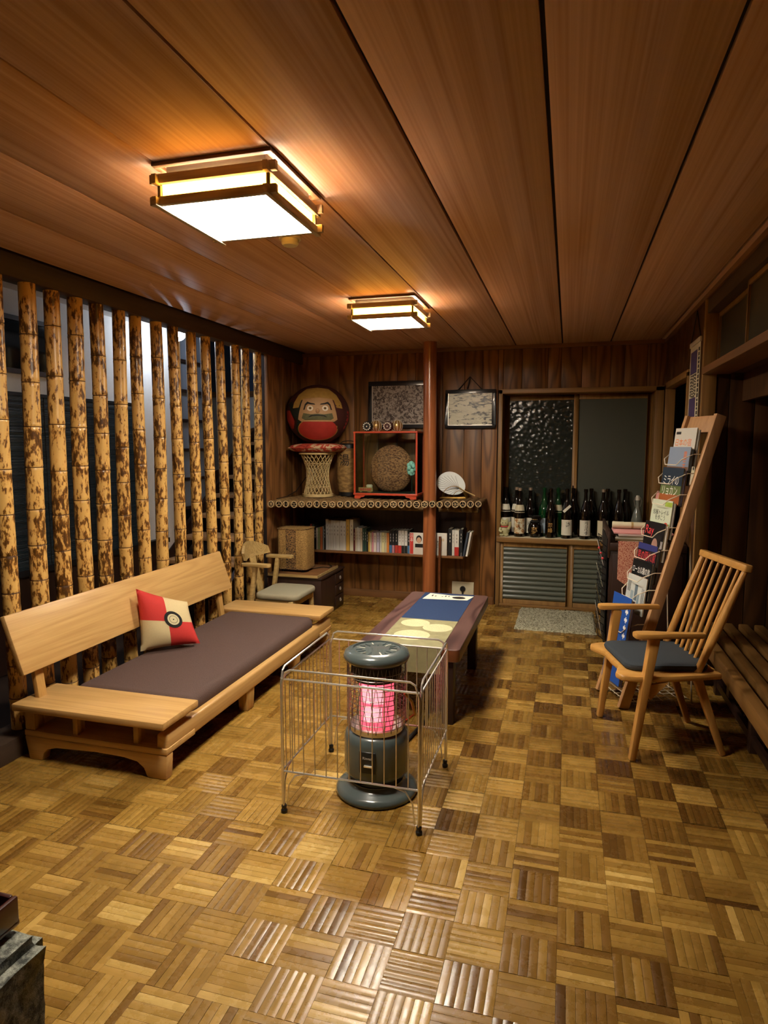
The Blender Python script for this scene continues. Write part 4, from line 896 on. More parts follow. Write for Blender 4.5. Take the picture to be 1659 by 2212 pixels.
# ------------------------------------------------------------------ lantern, outlet, case and what stands on it
weave('lantern_paper', '#7a5c30', '#a07d47', 20)
la = thing('paper_lantern', 'tall brown paper lantern with a black character, between stool and glass case', 'lantern', (-1.955, 5.735, SHZ))
P = lambda n, mb, mt, par=la, bv=0.: part(n, mb, mt, par, bv, local=True)
pr = []
for i in range(49):
    z = .035+.40*i/48; pr.append((.112-.018*abs((z-.235)/.2)**3+(.0025 if i % 2 else 0), z))
pp = P('paper_body', MB().lathe(pr, 32), 'lantern_paper')
P('base_ring', MB().lathe([(0, 0), (.092, 0), (.092, .035), (0, .035)], 28), 'black_plastic'); P('top_ring', MB().lathe([(.095, .435), (.098, .435), (.094, .47), (.07, .48), (.06, .48), (.06, .435)], 28), 'black_plastic'); P('handle', MB().tube([(.08*math.cos(PI*i/10), 0, .475+.03*math.sin(PI*i/10)) for i in range(11)], .004, 6), 'black_plastic')
lettering('湯', .095, .105, frame_M((-1.955, 5.735, SHZ+.33), (math.cos(-.05), math.sin(-.05), 0), (0, 0, 1)) @ Matrix.Translation((0, 0, .118)), 'black_text', pp, bend=.118)
ot = thing('wall_outlet', 'white wall outlet with a plug beside the rattan stool', 'outlet', (-2.40, 5.878, 1.16))
part('plate', MB().b(-2.44, -2.37, 5.872, 5.879, 1.10, 1.22), 'white_plastic', ot, .002)
part('plug', MB().b(-2.415, -2.39, 5.85, 5.872, 1.15, 1.175), 'black_plastic', ot, .003)
single('power_cord', MB().tube([(-2.40, 5.85, 1.16), (-2.42, 5.80, 1.13), (-2.43, 5.6, 1.02), (-2.43, 5.4, .987), (-2.415, 5.2, .986), (-2.40, 5.12, .99)], .004, 6), 'cord_black', 'thin black power cord hanging from the outlet down to the shelf end', 'cord', loc=(-2.4, 5.85, 1.16))

def thin_glass(name, tint):
    m, nt, b = newmat(name); N, L = nt.nodes, nt.links; nt.nodes.remove(b)
    tr = N.new('ShaderNodeBsdfTransparent'); tr.inputs[0].default_value = srgb(tint); gl = N.new('ShaderNodeBsdfGlossy'); gl.inputs['Roughness'].default_value = .03
    fr = N.new('ShaderNodeFresnel'); fr.inputs['IOR'].default_value = 1.45; mx = N.new('ShaderNodeMixShader'); L.new(fr.outputs[0], mx.inputs[0]); L.new(tr.outputs[0], mx.inputs[1]); L.new(gl.outputs[0], mx.inputs[2]); L.new(mx.outputs[0], N['Material Output'].inputs['Surface'])
plain('lacquer', '#b5452a', .35, coat=.3); thin_glass('case_glass', '#f3f9f5'); plain('case_floor', '#16241d', .6); weave('cedar_ball', '#5f3826', '#ad7a55', 60); plain('aqua_petal', '#9fd8d3', .4)
CX0, CX1, CY0, CY1, CZ0, CZ1 = -1.80, -1.245, 5.43, 5.70, SHZ+.03, 1.565
gc = thing('glass_case', 'orange-red framed glass display case on the bamboo shelf', 'display case', ((CX0+CX1)/2, 5.56, SHZ))
part('base_board', MB().b(CX0-.01, CX1+.01, CY0-.01, CY1, CZ0, CZ0+.018), 'lacquer', gc, .002); part('top_frame', MB().b(CX0-.008, CX1+.008, CY0-.008, CY0+.008, CZ1-.014, CZ1).b(CX0-.008, CX1+.008, CY1-.014, CY1, CZ1-.014, CZ1).b(CX0-.008, CX0+.008, CY0, CY1, CZ1-.014, CZ1).b(CX1-.008, CX1+.008, CY0, CY1, CZ1-.014, CZ1), 'lacquer', gc)
for x in (CX0, CX1):
    for y in (CY0, CY1-.012): part('corner_post', MB().b(x-.007, x+.007, y, y+.012, CZ0+.018, CZ1-.014), 'lacquer', gc)
for x, s in ((CX0+.0, 1), (CX1, -1)):
    m = MB(); m.M = frame_M((x, CY0+.01, CZ0), (s, 0, 0), (0, 0, 1)); m.prism([(0, 0), (0, -.03), (.05, -.03), (.06, -.018), (.085, -.015), (.1, 0)][::s], -.015, .015); part('foot', m, 'lacquer', gc)
    part('back_foot', MB().b(x-.02 if s < 0 else x, x if s < 0 else x+.02, CY1-.04, CY1-.01, SHZ, CZ0), 'lacquer', gc)
part('glass_front', MB().b(CX0+.007, CX1-.007, CY0+.004, CY0+.006, CZ0+.018, CZ1-.014), 'case_glass', gc)
for x in (CX0, CX1): part('glass_side', MB().b(x-.001, x+.001, CY0+.012, CY1-.012, CZ0+.018, CZ1-.014), 'case_glass', gc)
part('lining', MB().b(CX0+.008, CX1-.008, CY0+.008, CY1-.004, CZ0+.018, CZ0+.022), 'case_floor', gc); part('top_board', MB().b(CX0+.008, CX1-.008, CY0+.008, CY1-.014, CZ1-.01, CZ1-.004), 'lacquer', gc)
m = MB(); m.ball((-1.505, 5.585, CZ0+.022+.20), (.195, .095, .215), 32, 20)
for v_ in m.bm.verts: v_.co.z = max(v_.co.z, CZ0+.0225)
single('brown_ball', m, 'cedar_ball', 'big shaggy brown ball inside the glass case', 'ball', smooth=80, loc=(-1.505, 5.585, CZ0+.0225))
sg_ = thing('name_plate', 'small wooden sign on a stand in the left corner of the glass case', 'sign', (-1.70, 5.47, CZ0+.0225))
part('board', MB().b(-1.775, -1.645, 5.463, 5.475, CZ0+.03, CZ0+.065), 'aged_oak', sg_, .002); part('stand', MB().b(-1.76, -1.745, 5.458, 5.48, CZ0+.0225, CZ0+.032).b(-1.675, -1.66, 5.458, 5.48, CZ0+.0225, CZ0+.032), 'aged_oak', sg_)
for k in range(5): part('red_stroke', MB().b(-1.755+.02*k, -1.743+.02*k, 5.461, 5.463, CZ0+.038, CZ0+.058), 'red_text', sg_)
single('glass_dish', MB().lathe([(0, .06), (.024, .06), (.028, .075), (.027, .085), (.022, .088), (.018, .07), (0, .066)], 18, (-1.685, 5.5, CZ0)).lathe([(0, .0225), (.02, .0225), (.02, .06), (0, .06)], 16, (-1.685, 5.5, CZ0)), 'daruma_white', 'little pale cup behind the small sign in the glass case', 'cup', loc=(-1.685, 5.5, CZ0+.0225))
fl = thing('paper_flower', 'bright pale-aqua flower at the right edge inside the glass case', 'flower', (-1.30, 5.50, CZ0+.0225))
part('stem', MB().tube([(-1.3, 5.50, CZ0+.0225), (-1.3, 5.50, CZ0+.2)], .004, 6), 'case_floor', fl)
rfl = random.Random(3)
for k in range(16):
    a = 2.4*k; ph = PI*(k+.5)/16; c = Vector((-1.305, 5.495, CZ0+.235))+Vector((.028*math.sin(ph)*math.cos(a), .028*math.sin(ph)*math.sin(a), .045*math.cos(ph)))
    m = MB(); m.ball(c, (.018, .014, .02), 8, 6); part('petal', m, 'aqua_petal', fl)
plain('gold_ball', '#b08a52', .25, metal=.6, noise=.4, nscale=40)
for x, c, lab in ((-1.70, 'black_text', 'dark dotted round box at left on top of the glass case'), (-1.515, 'daruma_maroon', 'maroon dotted round box at right on top of the glass case')):
    d = thing('dotted_box', lab, 'box', (x, 5.47, CZ1)); m = MB(); m.M = frame_M((x, 5.49, CZ1+.044), (1, 0, 0), (0, 0, 1)); m.lathe([(0, -.03), (.044, -.03), (.046, .0), (.04, .018), (0, .022)], 12); part('body', m, c, d)
    for q in range(13):
        a = 2*PI*q/12; rr = .03 if q < 12 else 0; m = MB(); m.ball((x+rr*math.cos(a), 5.469, CZ1+.044+rr*math.sin(a)), (.006, .004, .006), 8, 6); part('dot', m, 'daruma_white', d)
for x, lab in ((-1.645, 'shiny gold and cream ball behind the dark dotted box'), (-1.455, 'striped straw-gold ball behind the maroon dotted box')):
    b_ = thing('decorative_ball', lab, 'ball', (x, 5.57, CZ1)); m = MB(); m.ball((x, 5.575, CZ1+.05), .052, 24, 14); part('ball', m, 'gold_ball', b_, smooth=80)
    for q in range(5): m = MB(); a0 = q*PI/5; m.tube([(x+.0525*math.sin(g)*math.cos(a0), 5.575+.0525*math.sin(g)*math.sin(a0), CZ1+.05+.0525*math.cos(g)) for g in [2*PI*i/24 for i in range(24)]], .0015, 5, True); part('band', m, 'daruma_white', b_)

# ------------------------------------------------------------------ framed pictures
def picture_mat(name, c1, c2, c3, sc, stretch):
    m, nt, b = newmat(name); N, L = nt.nodes, nt.links
    tc = N.new('ShaderNodeTexCoord'); mp = N.new('ShaderNodeMapping'); mp.inputs['Scale'].default_value = (stretch, 1, 1); L.new(tc.outputs['Object'], mp.inputs[0])
    v = N.new('ShaderNodeTexNoise'); v.inputs['Scale'].default_value = sc; v.inputs['Detail'].default_value = 4; v.inputs['Roughness'].default_value = .65; v.inputs['Distortion'].default_value = .8; L.new(mp.outputs[0], v.inputs['Vector'])
    r = N.new('ShaderNodeValToRGB'); e = r.color_ramp.elements; e[0].position = .42; e[0].color = srgb(c1); e[1].position = .56; e[1].color = srgb(c3); k = e.new(.48); k.color = srgb(c2)
    L.new(v.outputs['Fac'], r.inputs[0]); L.new(r.outputs[0], b.inputs['Base Color']); b.inputs['Roughness'].default_value = .35
picture_mat('photo_print', '#3f332e', '#6d5f55', '#a1968a', 45, 1); picture_mat('map_print', '#2c2a26', '#bdb79b', '#cbc6ab', 34, .35)
def picture(x0, x1, z0, z1, fw, art, label, tilt=0.):
    t = thing('framed_picture', label, 'picture', ((x0+x1)/2, 5.87, z0))
    y0, y1 = 5.845, 5.876
    fr = part('frame', MB().b(x0, x1, y0, y1, z0, z0+fw).b(x0, x1, y0, y1, z1-fw, z1).b(x0, x0+fw, y0, y1, z0+fw, z1-fw).b(x1-fw, x1, y0, y1, z0+fw, z1-fw), 'picture_frame', t, .004)
    part('inner_lip', MB().b(x0+fw-.006, x1-fw+.006, y0-.003, y0+.004, z0+fw-.006, z0+fw).b(x0+fw-.006, x0+fw, y0-.003, y0+.004, z0+fw, z1-fw), 'steel_wire', fr)
    part('print', MB().b(x0+fw, x1-fw, y0+.014, y1, z0+fw, z1-fw), art, t)
    return t
plain('picture_frame', '#14161a', .3, coat=.3)
picture(-1.80, -1.215, 1.60, 2.03, .042, 'photo_print', 'large black-framed collage photograph partly hidden behind the log post')
fp = picture(-1.078, -.63, 1.595, 1.938, .032, 'map_print', 'black-framed cream print hanging by a dark cord right of the log post')
part('hanging_cord', MB().tube([(-.97, 5.86, 1.93), (-.862, 5.868, 2.052), (-.745, 5.86, 1.93)], .0045, 6), 'cord_black', fp); part('cord_tail', MB().tube([(-.862, 5.862, 2.05), (-.87, 5.858, 1.99), (-.885, 5.855, 1.945)], .005, 6), 'cord_black', fp)

# ------------------------------------------------------------------ fan on its stand
fan = thing('paper_fan', 'round white paper fan resting in a wire stand on the bamboo shelf', 'fan', (-.97, 5.66, SHZ))
FM = frame_M((-.99, 5.655, SHZ+.135), (math.cos(-.32), 0, math.sin(-.32)), (math.sin(.32), .12, math.cos(.32)))
m = MB(); m.M = FM; m.prism([(.128*math.cos(a)*(1+.12*math.cos(a+.9)), .098*math.sin(a)) for a in [2*PI*i/36 for i in range(36)]], -.0015, .0015); pf = part('paper_leaf', m, 'white_paper', fan) if 'white_paper' in MATS else part('paper_leaf', m, plain('white_paper', '#d7dad6', .8).name, fan)
for k in range(13):
    a = PI+(k-6)*.2; m = MB(); m.M = FM; m.tube([(.09, -.02, .002), (.09+.20*math.cos(a)*.98, -.02+.11*math.sin(a)*.9, .002)], .0012, 4); part('rib', m, 'grey_text', pf)
m = MB(); m.M = FM; m.tube([(.09, -.02, 0), (.24, -.035, 0)], .006, 8); part('handle', m, 'aged_oak', fan)
fs = thing('fan_stand', 'small brass wire stand with double arches holding the paper fan', 'stand', (-.96, 5.64, SHZ))
part('base_bar', MB().b(-1.075, -.845, 5.61, 5.622, SHZ, SHZ+.01).b(-1.075, -.845, 5.69, 5.702, SHZ, SHZ+.01), 'brass', fs, .002)
for y in (5.616, 5.696):
    for cx_, rw, rh in ((-.95, .105, .105), (-.905, .055, .065)): part('wire_arch', MB().tube([(cx_+rw*math.cos(PI*i/16), y, SHZ+.005+rh*math.sin(PI*i/16)) for i in range(17)], .0028, 6), 'brass', fs)
# gas tap plate on the wall by the floor
tp = thing('gas_tap', 'pale square wall plate with a round black tap behind the low table', 'wall plate', (-.9, 5.875, .07))
part('plate', MB().b(-1.0, -.8, 5.855, 5.863, .072, .2), 'paper_cream', tp, .001)
m = MB(); m.M = frame_M((-.9, 5.855, .135), (1, 0, 0), (0, 0, 1)); m.lathe([(0, .02), (.02, .02), (.026, .01), (.026, 0), (0, 0)], 18); part('tap_knob', m, 'black_iron', tp)

# ------------------------------------------------------------------ bottles on the sill
plain('bottle_brown', '#0d0806', .08, spec=.7, coat=.4); plain('bottle_green', '#0c3a1c', .08, spec=.7, coat=.3); plain('bottle_clear', '#8d9288', .1, trans=.4); plain('cap_silver', '#b7a58f', .35, metal=.7)
def bottle(px, y, glass, label, h=.435, r=.048, capm='bottle_brown', wrap=None, neck=None, txt=None, tmat='black_text', strip=False):
    x = -.5785+(px-1083)*.003945
    t = thing('sake_bottle', label, 'bottle', (x, y, SZ), 0, 'bottles on the window sill')
    P = lambda n, mb, mt, par=t, bv=0.: part(n, mb, mt, par, bv, local=True)
    s = h/.435
    bd_ = P('glass_body', MB().lathe([(0, 0), (r*.93, 0), (r, .008), (r, .2*s), (r*.97, .225*s), (r*.82, .262*s), (r*.55, .305*s), (r*.36, .345*s), (r*.31, .385*s), (r*.31, .405*s), (r*.36, .407*s), (r*.36, .418*s), (0, .418*s)], 24), glass)
    P('cap', MB().lathe([(r*.34, .408*s), (r*.37, .41*s), (r*.37, h-.003), (r*.3, h), (0, h)], 18), capm)
    if wrap: P('paper_label', MB().lathe([(r+.0006, .03), (r+.0006, .165)], 20, a0=-PI/2-1.15, a1=-PI/2+1.15), wrap, bd_)
    if neck: P('neck_label', MB().lathe([(r*.985, .217*s), (r*.86, .256*s), (r*.7, .285*s)], 16, a0=-PI/2-1.25, a1=-PI/2+1.25), neck, bd_)
    if strip:
        m = MB(); m.M = frame_M((0, -r*.86, .262), (.72, 0, .69), (-.69, .2, .72)); m.b(-.04, .04, -.011, .011, .004, .005); P('paper_strip', m, 'paper', bd_)
    if txt: lettering(txt[0], txt[1], txt[2], Matrix.Translation((x+txt[3], y, SZ+txt[4])) @ frame_M((0, -r-.0016, 0), (1, 0, 0), (0, 0, 1)), tmat, bd_, bend=r+.0016)
F_, B_ = 5.897, 5.995
bottle(1094, 5.963, 'bottle_brown', 'dark bottle with a white collar label behind the cream figurine', wrap='paper', neck='paper', txt=None)
bottle(1118, B_, 'bottle_brown', 'white-capped dark bottle with a white collar in the back row at left', capm='cap_silver', wrap='paper', neck='paper')
bottle(1127, F_, 'bottle_brown', 'dark bottle with cream collar and round floral label near the left end', capm='cap_silver', wrap='floral_label' if 'floral_label' in MATS else picture_mat('floral_label', '#a2622c', '#cdbb90', '#d8d2bd', 30, 1) or 'floral_label', neck='paper_cream', txt=('雲\n海', .026, .07, 0, .1))
bottle(1149, B_-.02, 'bottle_brown', 'white-capped dark bottle with a white label above the tied black jar', capm='cap_silver', wrap='paper', txt=('蔵', .04, .04, 0, .12))
bottle(1180, B_, 'bottle_green', 'bright green bottle with a blue and white label in the back row', capm='bottle_green', wrap=colmat('#9fb3c2'))
bottle(1195, F_, 'bottle_brown', 'slim dark bottle with gold brush lettering and no paper label', r=.046, txt=('翠\n峰', .04, .085, 0, .09), tmat='gold_text')
bottle(1210, B_, 'bottle_green', 'dull green bottle with a tilted collar label in the back row', capm='bottle_green', neck='paper_cream')
bottle(1230, F_, 'bottle_brown', 'dark bottle with a slanted white strip and a one-character white label', wrap='paper', strip=True, txt=('夢', .045, .045, .005, .125))
bottle(1243, B_, 'bottle_brown', 'plain dark bottle right behind the bottle with the slanted strip')
bottle(1269, F_, 'bottle_brown', 'dark bottle with a tall white label of four brushed characters', wrap='paper', txt=('内\n山\n乃\n雫', .032, .12, .006, .098))
bottle(1281, B_, 'bottle_brown', 'dark bottle with a narrow white neck strip in the back row')
bottle(1306, F_+.01, 'bottle_brown', 'gold-capped dark bottle with a blank white label beside the cabinet', capm='cap_silver', wrap='paper_cream')
bottle(1316, B_, 'bottle_brown', 'plain dark bottle behind the gold-capped one')
bottle(1338, F_+.02, 'bottle_brown', 'rightmost front dark bottle with a blank white label', wrap='paper_cream')
bottle(1352, B_+.004, 'bottle_brown', 'plain dark bottle at the right end of the back row')
t = thing('swing_top_bottle', 'clear swing-top bottle at the right end of the sill', 'bottle', (.58, 5.93, SZ))
part('glass_body', MB().lathe([(0, 0), (.045, 0), (.048, .01), (.048, .17), (.03, .25), (.017, .28), (.017, .35), (0, .35)], 22), 'bottle_clear', t, local=True); part('stopper', MB().lathe([(0, .345), (.019, .345), (.019, .37), (.012, .385), (0, .385)], 16), 'white_plastic', t, local=True); part('wire_bail', MB().tube([(-.02, -.01, .29), (-.03, -.012, .34), (-.02, -.01, .37), (.02, -.01, .37), (.03, -.012, .34), (.02, -.01, .29)], .002, 5), 'steel_wire', t, local=True)
jx = -.5785+(1161-1083)*.003945
t = thing('tied_jar', 'squat black jar bottle with a cloth tied over its top and gold lettering', 'jar', (jx, 5.89, SZ))
jb = part('jar_body', MB().lathe([(0, 0), (.04, 0), (.052, .02), (.06, .06), (.055, .105), (.038, .135), (.022, .15), (0, .15)], 24), 'bottle_brown', t, local=True)
rj = random.Random(6); m = MB(); m.grid(24, 5, lambda u, v: ((.02+.03*abs(v-.45)*2+.006*math.sin(u*2*PI*7)*v)*math.cos(2*PI*u), (.02+.03*abs(v-.45)*2+.006*math.sin(u*2*PI*7)*v)*math.sin(2*PI*u), .135+.055*v)); part('cloth_cover', m, 'emblem_black', t, local=True)
part('tie', MB().tube([(.024*math.cos(a), .024*math.sin(a), .158) for a in [2*PI*j/18 for j in range(18)]], .003, 5, True), 'gold_text', t, local=True)
lettering('夢', .05, .06, frame_M((jx, 5.89-.062, SZ+.065), (1, 0, 0), (0, 0, 1)), 'gold_text', jb, bend=.062)
plain('ivory', '#b9b488', .45, noise=.15)
t = thing('cat_figurine', 'cream ceramic beckoning cat figurine at the left end of the sill', 'figurine', (-.535, 5.875, SZ)); W[t] = W[t] @ Matrix.Scale(1.22, 4); t.matrix_local = W[t]
def skin_ball(m, *a): m.ball(*a)
m = MB(); m.ball((0, .005, .04), (.034, .026, .042), 18, 12); m.ball((0, -.002, .095), (.03, .025, .026), 18, 12); m.ball((-.018, -.012, .01), (.016, .02, .011), 12, 8); m.ball((.018, -.012, .01), (.016, .02, .011), 12, 8); part('body', m, 'ivory', t, local=True, smooth=80)
for s in (-1, 1): m = MB(); m.lathe([(.011, 0), (.006, .014), (0, .022)], 8, (s*.018, 0, .112)); part('ear', m, 'ivory', t, local=True)
part('raised_paw', MB().tube([(.03, -.005, .055), (.042, -.012, .08), (.041, -.016, .108)], [.011, .01, .012], 10), 'ivory', t, local=True); part('lowered_paw', MB().tube([(-.028, -.01, .06), (-.03, -.024, .042), (-.014, -.03, .034)], [.011, .01, .011], 10), 'ivory', t, local=True)
part('collar', MB().tube([(.028*math.cos(a), .024*math.sin(a), .073) for a in [2*PI*j/18 for j in range(18)]], .003, 5, True), 'red_text', t, local=True)
for s in (-1, 1): m = MB(); m.ball((s*.011, -.026, .1), (.003, .002, .004), 8, 6); part('eye', m, 'black_text', t, local=True)

# ------------------------------------------------------------------ rug
def rug_mat():
    m, nt, b = newmat('rug_pile'); N, L = nt.nodes, nt.links
    tc = N.new('ShaderNodeTexCoord'); v = N.new('ShaderNodeTexNoise'); v.inputs['Scale'].default_value = 70; v.inputs['Detail'].default_value = 5; L.new(tc.outputs['Object'], v.inputs['Vector'])
    r = N.new('ShaderNodeValToRGB'); e = r.color_ramp.elements; e[0].position = .36; e[0].color = srgb('#7d785f'); e[1].position = .55; e[1].color = srgb('#b7b297'); L.new(v.outputs['Fac'], r.inputs[0]); L.new(r.outputs[0], b.inputs['Base Color']); b.inputs['Roughness'].default_value = 1
    bp = N.new('ShaderNodeBump'); bp.inputs['Strength'].default_value = 1; bp.inputs['Distance'].default_value = .02; L.new(v.outputs['Fac'], bp.inputs['Height']); L.new(bp.outputs['Normal'], b.inputs['Normal'])
rug_mat(); rg = random.Random(9)
m = MB(); nu, nv = 64, 64
hz = [[rg.uniform(.012, .028) for _ in range(nv+1)] for _ in range(nu+1)]
def rugp(u, v):
    i, j = round(u*nu), round(v*nv); e = min(u, 1-u, v, 1-v)
    return (-.375+.62*u+(rg.uniform(-.008, .008) if e < .01 else 0), 5.12+.66*v+(rg.uniform(-.008, .008) if e < .01 else 0), .001 if e < .001 else hz[i][j]*min(1, .5+e*20))
m.grid(nu, nv, rugp); single('shaggy_rug', m, 'rug_pile', 'small shaggy cream rug on the floor before the ribbed glass doors', 'rug', smooth=180, loc=(-.065, 5.45, 0))

# ------------------------------------------------------------------ magazine rack
w_ = Vector((-.39, .92, 0)).normalized(); d_ = Vector((.92, .39, 0)).normalized(); Zv = Vector((0, 0, 1))
RB = Vector((.328, 3.705, 0)); RT = Vector((.779, 3.896, 1.61)); RWID = .27
rack = thing('magazine_rack', 'tall leaning wooden magazine rack with wire pockets', 'magazine rack', RB+w_*.13)
for s in (0, RWID): part('side_rail', MB().beam(RB+w_*s, RT+w_*s, .028, .058, d_), 'rack_wood', rack, .002)
ax = (RT-RB).normalized(); nrm = ax.cross(w_).normalized()
if nrm.dot(d_) > 0: nrm = -nrm
part('top_board', MB().beam(RT+w_*.014-ax*.05, RT+w_*(RWID-.014)-ax*.05, .095, .02, nrm), 'rack_wood', rack, .002)
part('bottom_bar', MB().beam(RB+w_*.0+ax*.09, RB+w_*(RWID+.02)+ax*.09, .03, .018, nrm), 'white_wire', rack, .002)
def railz(z): return RB+(RT-RB)*(z/1.61)
tops = [1.545, 1.44, 1.325, 1.145, 1.02, .895, .80, .715, .61]
for z in tops:
    b0 = railz(z-.145); f0 = -d_*.128
    for a in (.02, RWID-.02): pass
    part('wire_pocket', MB().tube([b0+w_*.016, b0+f0*.5+w_*.02+Zv*.0, b0+f0*.9+w_*.05-Zv*.03, b0+f0+w_*.08-Zv*.06, b0+f0+w_*(RWID-.08)-Zv*.06, b0+f0*.9+w_*(RWID-.05)-Zv*.03, b0+f0*.5+w_*(RWID-.02), b0+w_*(RWID-.016)], .0028, 6), 'white_wire', rack)
part('back_leg', MB().tube([railz(1.15)+w_*.02, RB+d_*.42+w_*.02], .0045, 6), 'white_wire', rack); part('back_leg', MB().tube([railz(1.15)+w_*(RWID-.02), RB+d_*.42+w_*(RWID-.02)], .0045, 6), 'white_wire', rack)
g0 = RB+Zv*.022
for k in range(6): part('base_grid_wire', MB().tube([g0+w_*(.03+.045*k)+d_*.03, g0+w_*(.03+.045*k)+d_*.41], .0025, 6), 'white_wire', rack)
for k in range(8): part('base_grid_wire', MB().tube([g0+w_*.02+d_*(.04+.052*k), g0+w_*(RWID-.01)+d_*(.04+.052*k)], .0025, 6), 'white_wire', rack)
def magazine(ztop, h, label, col, extra, n_behind=2, wid=.205, off=.0, tilt=.12):
    zb = ztop-h; base = railz(max(zb, 0))-d_*(.045+off)+w_*(RWID/2); up = (d_*tilt+Zv).normalized(); xr = -w_
    M = frame_M(base+up*h/2, xr, up); t = thing('magazine', label, 'magazine', base, 0, 'magazines in the rack')
    def bx(n, x0, x1, y0, y1, z0, z1, mt, par=t): m = MB(); m.M = M; m.b(x0, x1, y0, y1, z0, z1); return part(n, m, mt, par)
    bx('cover', -wid/2, wid/2, -h/2, h/2, .0, .0015, colmat(col, .4)); bx('pages', -wid/2+.002, wid/2-.002, -h/2+.002, h/2-.003, -.006, -.0, 'page_edge')
    extra(t, M, h, wid, bx)
    for k in range(n_behind):
        o = -.013-.007*k; t2 = thing('magazine', 'spare magazine tucked behind: '+label if k == 0 else 'hindmost spare magazine behind: '+label, 'magazine', base-nrm*0, 0, 'magazines in the rack')
        dx = .012*(k+1)
        m = MB(); m.M = M; m.b(-wid/2+dx, wid/2+dx, -h/2, h/2-.012*(k+1), o, o+.006); part('cover', m, colmat(('#2a2622', '#8f8a80', '#3b3038', '#c2bdb0')[(k+int(ztop*50)) % 4], .4), t2)
def txt(body, w, h, x, y, mt, z=.0021): return lambda t, M, H, wd: lettering(body, w, h, M @ Matrix.Translation((x, y, z)), mt, t)
def e1(t, M, h, wd, bx): bx('badge', -.09, -.045, h/2-.035, h/2-.02, .0015, .002, 'black_text'); lettering('日本の宿', .15, .042, M @ Matrix.Translation((-.01, h/2-.08, .0021)), 'orange_text', t)
def e2(t, M, h, wd, bx): bx('landscape_print', -.1, .1, -h/2, h/2-.11, .0015, .0019, colmat('#7a5538')); lettering('露\n天', .032, .1, M @ Matrix.Translation((.06, h/2-.075, .0024)), 'orange_text', t)
def e3(t, M, h, wd, bx): bx('green_print', -.1, .1, h/2-.15, h/2-.1, .0015, .0019, colmat('#5f6d38')); bx('orange_print', -.1, .1, -h/2, h/2-.15, .0015, .0019, colmat('#9a5320')); lettering('ミライの\nリョカン', .15, .11, M @ Matrix.Translation((-.005, h/2-.1, .0026)), 'white_text', t)
def e4(t, M, h, wd, bx):
    bx('green_print', -.1, .1, -h/2, h/2-.13, .0015, .0019, colmat('#6f8a45')); bx('corner_tab', .03, .1, h/2-.035, h/2-.01, .0015, .0019, colmat('#9bb23f')); lettering('信越トレイル\nを歩こう', .16, .06, M @ Matrix.Translation((0, h/2-.085, .0024)), 'black_text', t)
    m = MB(); m.M = M @ Matrix.Translation((.065, h/2-.145, .0021)); m.prism(circle(0, 0, .022), 0, .0006); part('red_seal', m, colmat('#c2452f'), t)
def e5(t, M, h, wd, bx):
    lettering('Ray', .085, .065, M @ Matrix.Translation((-.045, h/2-.055, .003)), 'red_text', t)
    for nm, x, y, a, b_, mt in (('portrait_hair', .035, h/2-.115, .047, .075, colmat('#120d0c')), ('portrait_face', .022, h/2-.135, .03, .045, colmat('#a98272'))): m = MB(); m.M = M @ Matrix.Translation((x, y, .0017 if 'hair' in nm else .0022)); m.prism(circle(0, 0, a, b_), 0, .0004); part(nm, m, mt, t)
    for k in range(2): bx('side_text', .08+.012*k, .085+.012*k, h/2-.17, h/2-.1, .0016, .002, 'white_text')
def e6(t, M, h, wd, bx): bx('blue_band', -.1, .1, h/2-.035, h/2, .0015, .0018, colmat('#2b2f6b')); lettering('男の隠れ家', .19, .055, M @ Matrix.Translation((0, h/2-.068, .0026)), 'red_text', t); bx('copper_print', -.1, -.05, -h/2, h/2-.1, .0015, .0018, colmat('#7a4a2c'))
def e7(t, M, h, wd, bx): lettering('ローカル線の旅', .18, .042, M @ Matrix.Translation((0, h/2-.055, .0026)), 'white_text', t); lettering('列島縦断', .17, .045, M @ Matrix.Translation((0, h/2-.11, .0026)), 'orange_text', t)
def e8(t, M, h, wd, bx):
    for k, (x, y, a, b_) in enumerate(((-.05, -.0, .03, .07), (-.01, .02, .03, .09), (.025, 0, .02, .06))): bx('grey_print', x, x+a, h/2-.16+y, h/2-.16+y+b_, .0015, .0019, colmat(('#8fa0a8', '#5d6d77', '#7f929c')[k]))
    for k in range(5): bx('text_line', -.09+.007*k, -.087+.007*k, h/2-.1, h/2-.04, .0015, .0019, 'black_text')
    for k in range(4): bx('text_line', .065+.008*k, .068+.008*k, h/2-.15, h/2-.06, .0015, .0019, 'black_text')
def e9(t, M, h, wd, bx):
    for k in range(7): bx('white_mark', .055, .085, h/2-.09-.045*k, h/2-.075-.045*k, .0015, .002, 'white_text'); bx('white_mark', .066, .074, h/2-.1-.045*k, h/2-.065-.045*k, .0015, .0022, 'white_text')
    m = MB(); m.M = M; m.tube([(-.02, -h/2, .002), (.02, -.08, .002), (.045, .0, .002)], .002, 4); part('white_line', m, 'white_text', t)
for z, h, lab, col, ex in ((tops[0], .28, 'white magazine with an orange title, topmost in the rack', '#cfcbc0', e1), (tops[1], .28, 'pale blue magazine with orange characters, second in the rack', '#8593a8', e2), (tops[2], .29, 'dark magazine with white title over green and orange pictures', '#22303f', e3), (tops[3], .28, 'white and green magazine with a red seal in the rack', '#c4ccb4', e4), (tops[4], .29, 'black fashion magazine with a pink-red title and a portrait', '#131214', e5), (tops[5], .28, 'dark magazine with bold red title below the portrait cover', '#1b1a22', e6), (tops[6], .28, 'black magazine with white and orange titles, low in the rack', '#101316', e7), (tops[7], .26, 'white leaflet with grey pictures above the blue folder', '#c3c6c0', e8), (tops[8], .5, 'tall blue folder with white marks at the bottom of the rack', '#1f4fa0', e9)):
    magazine(z, h if h > .4 else .212, lab, col, ex, 0 if abs(z-tops[7]) < .01 else 1)

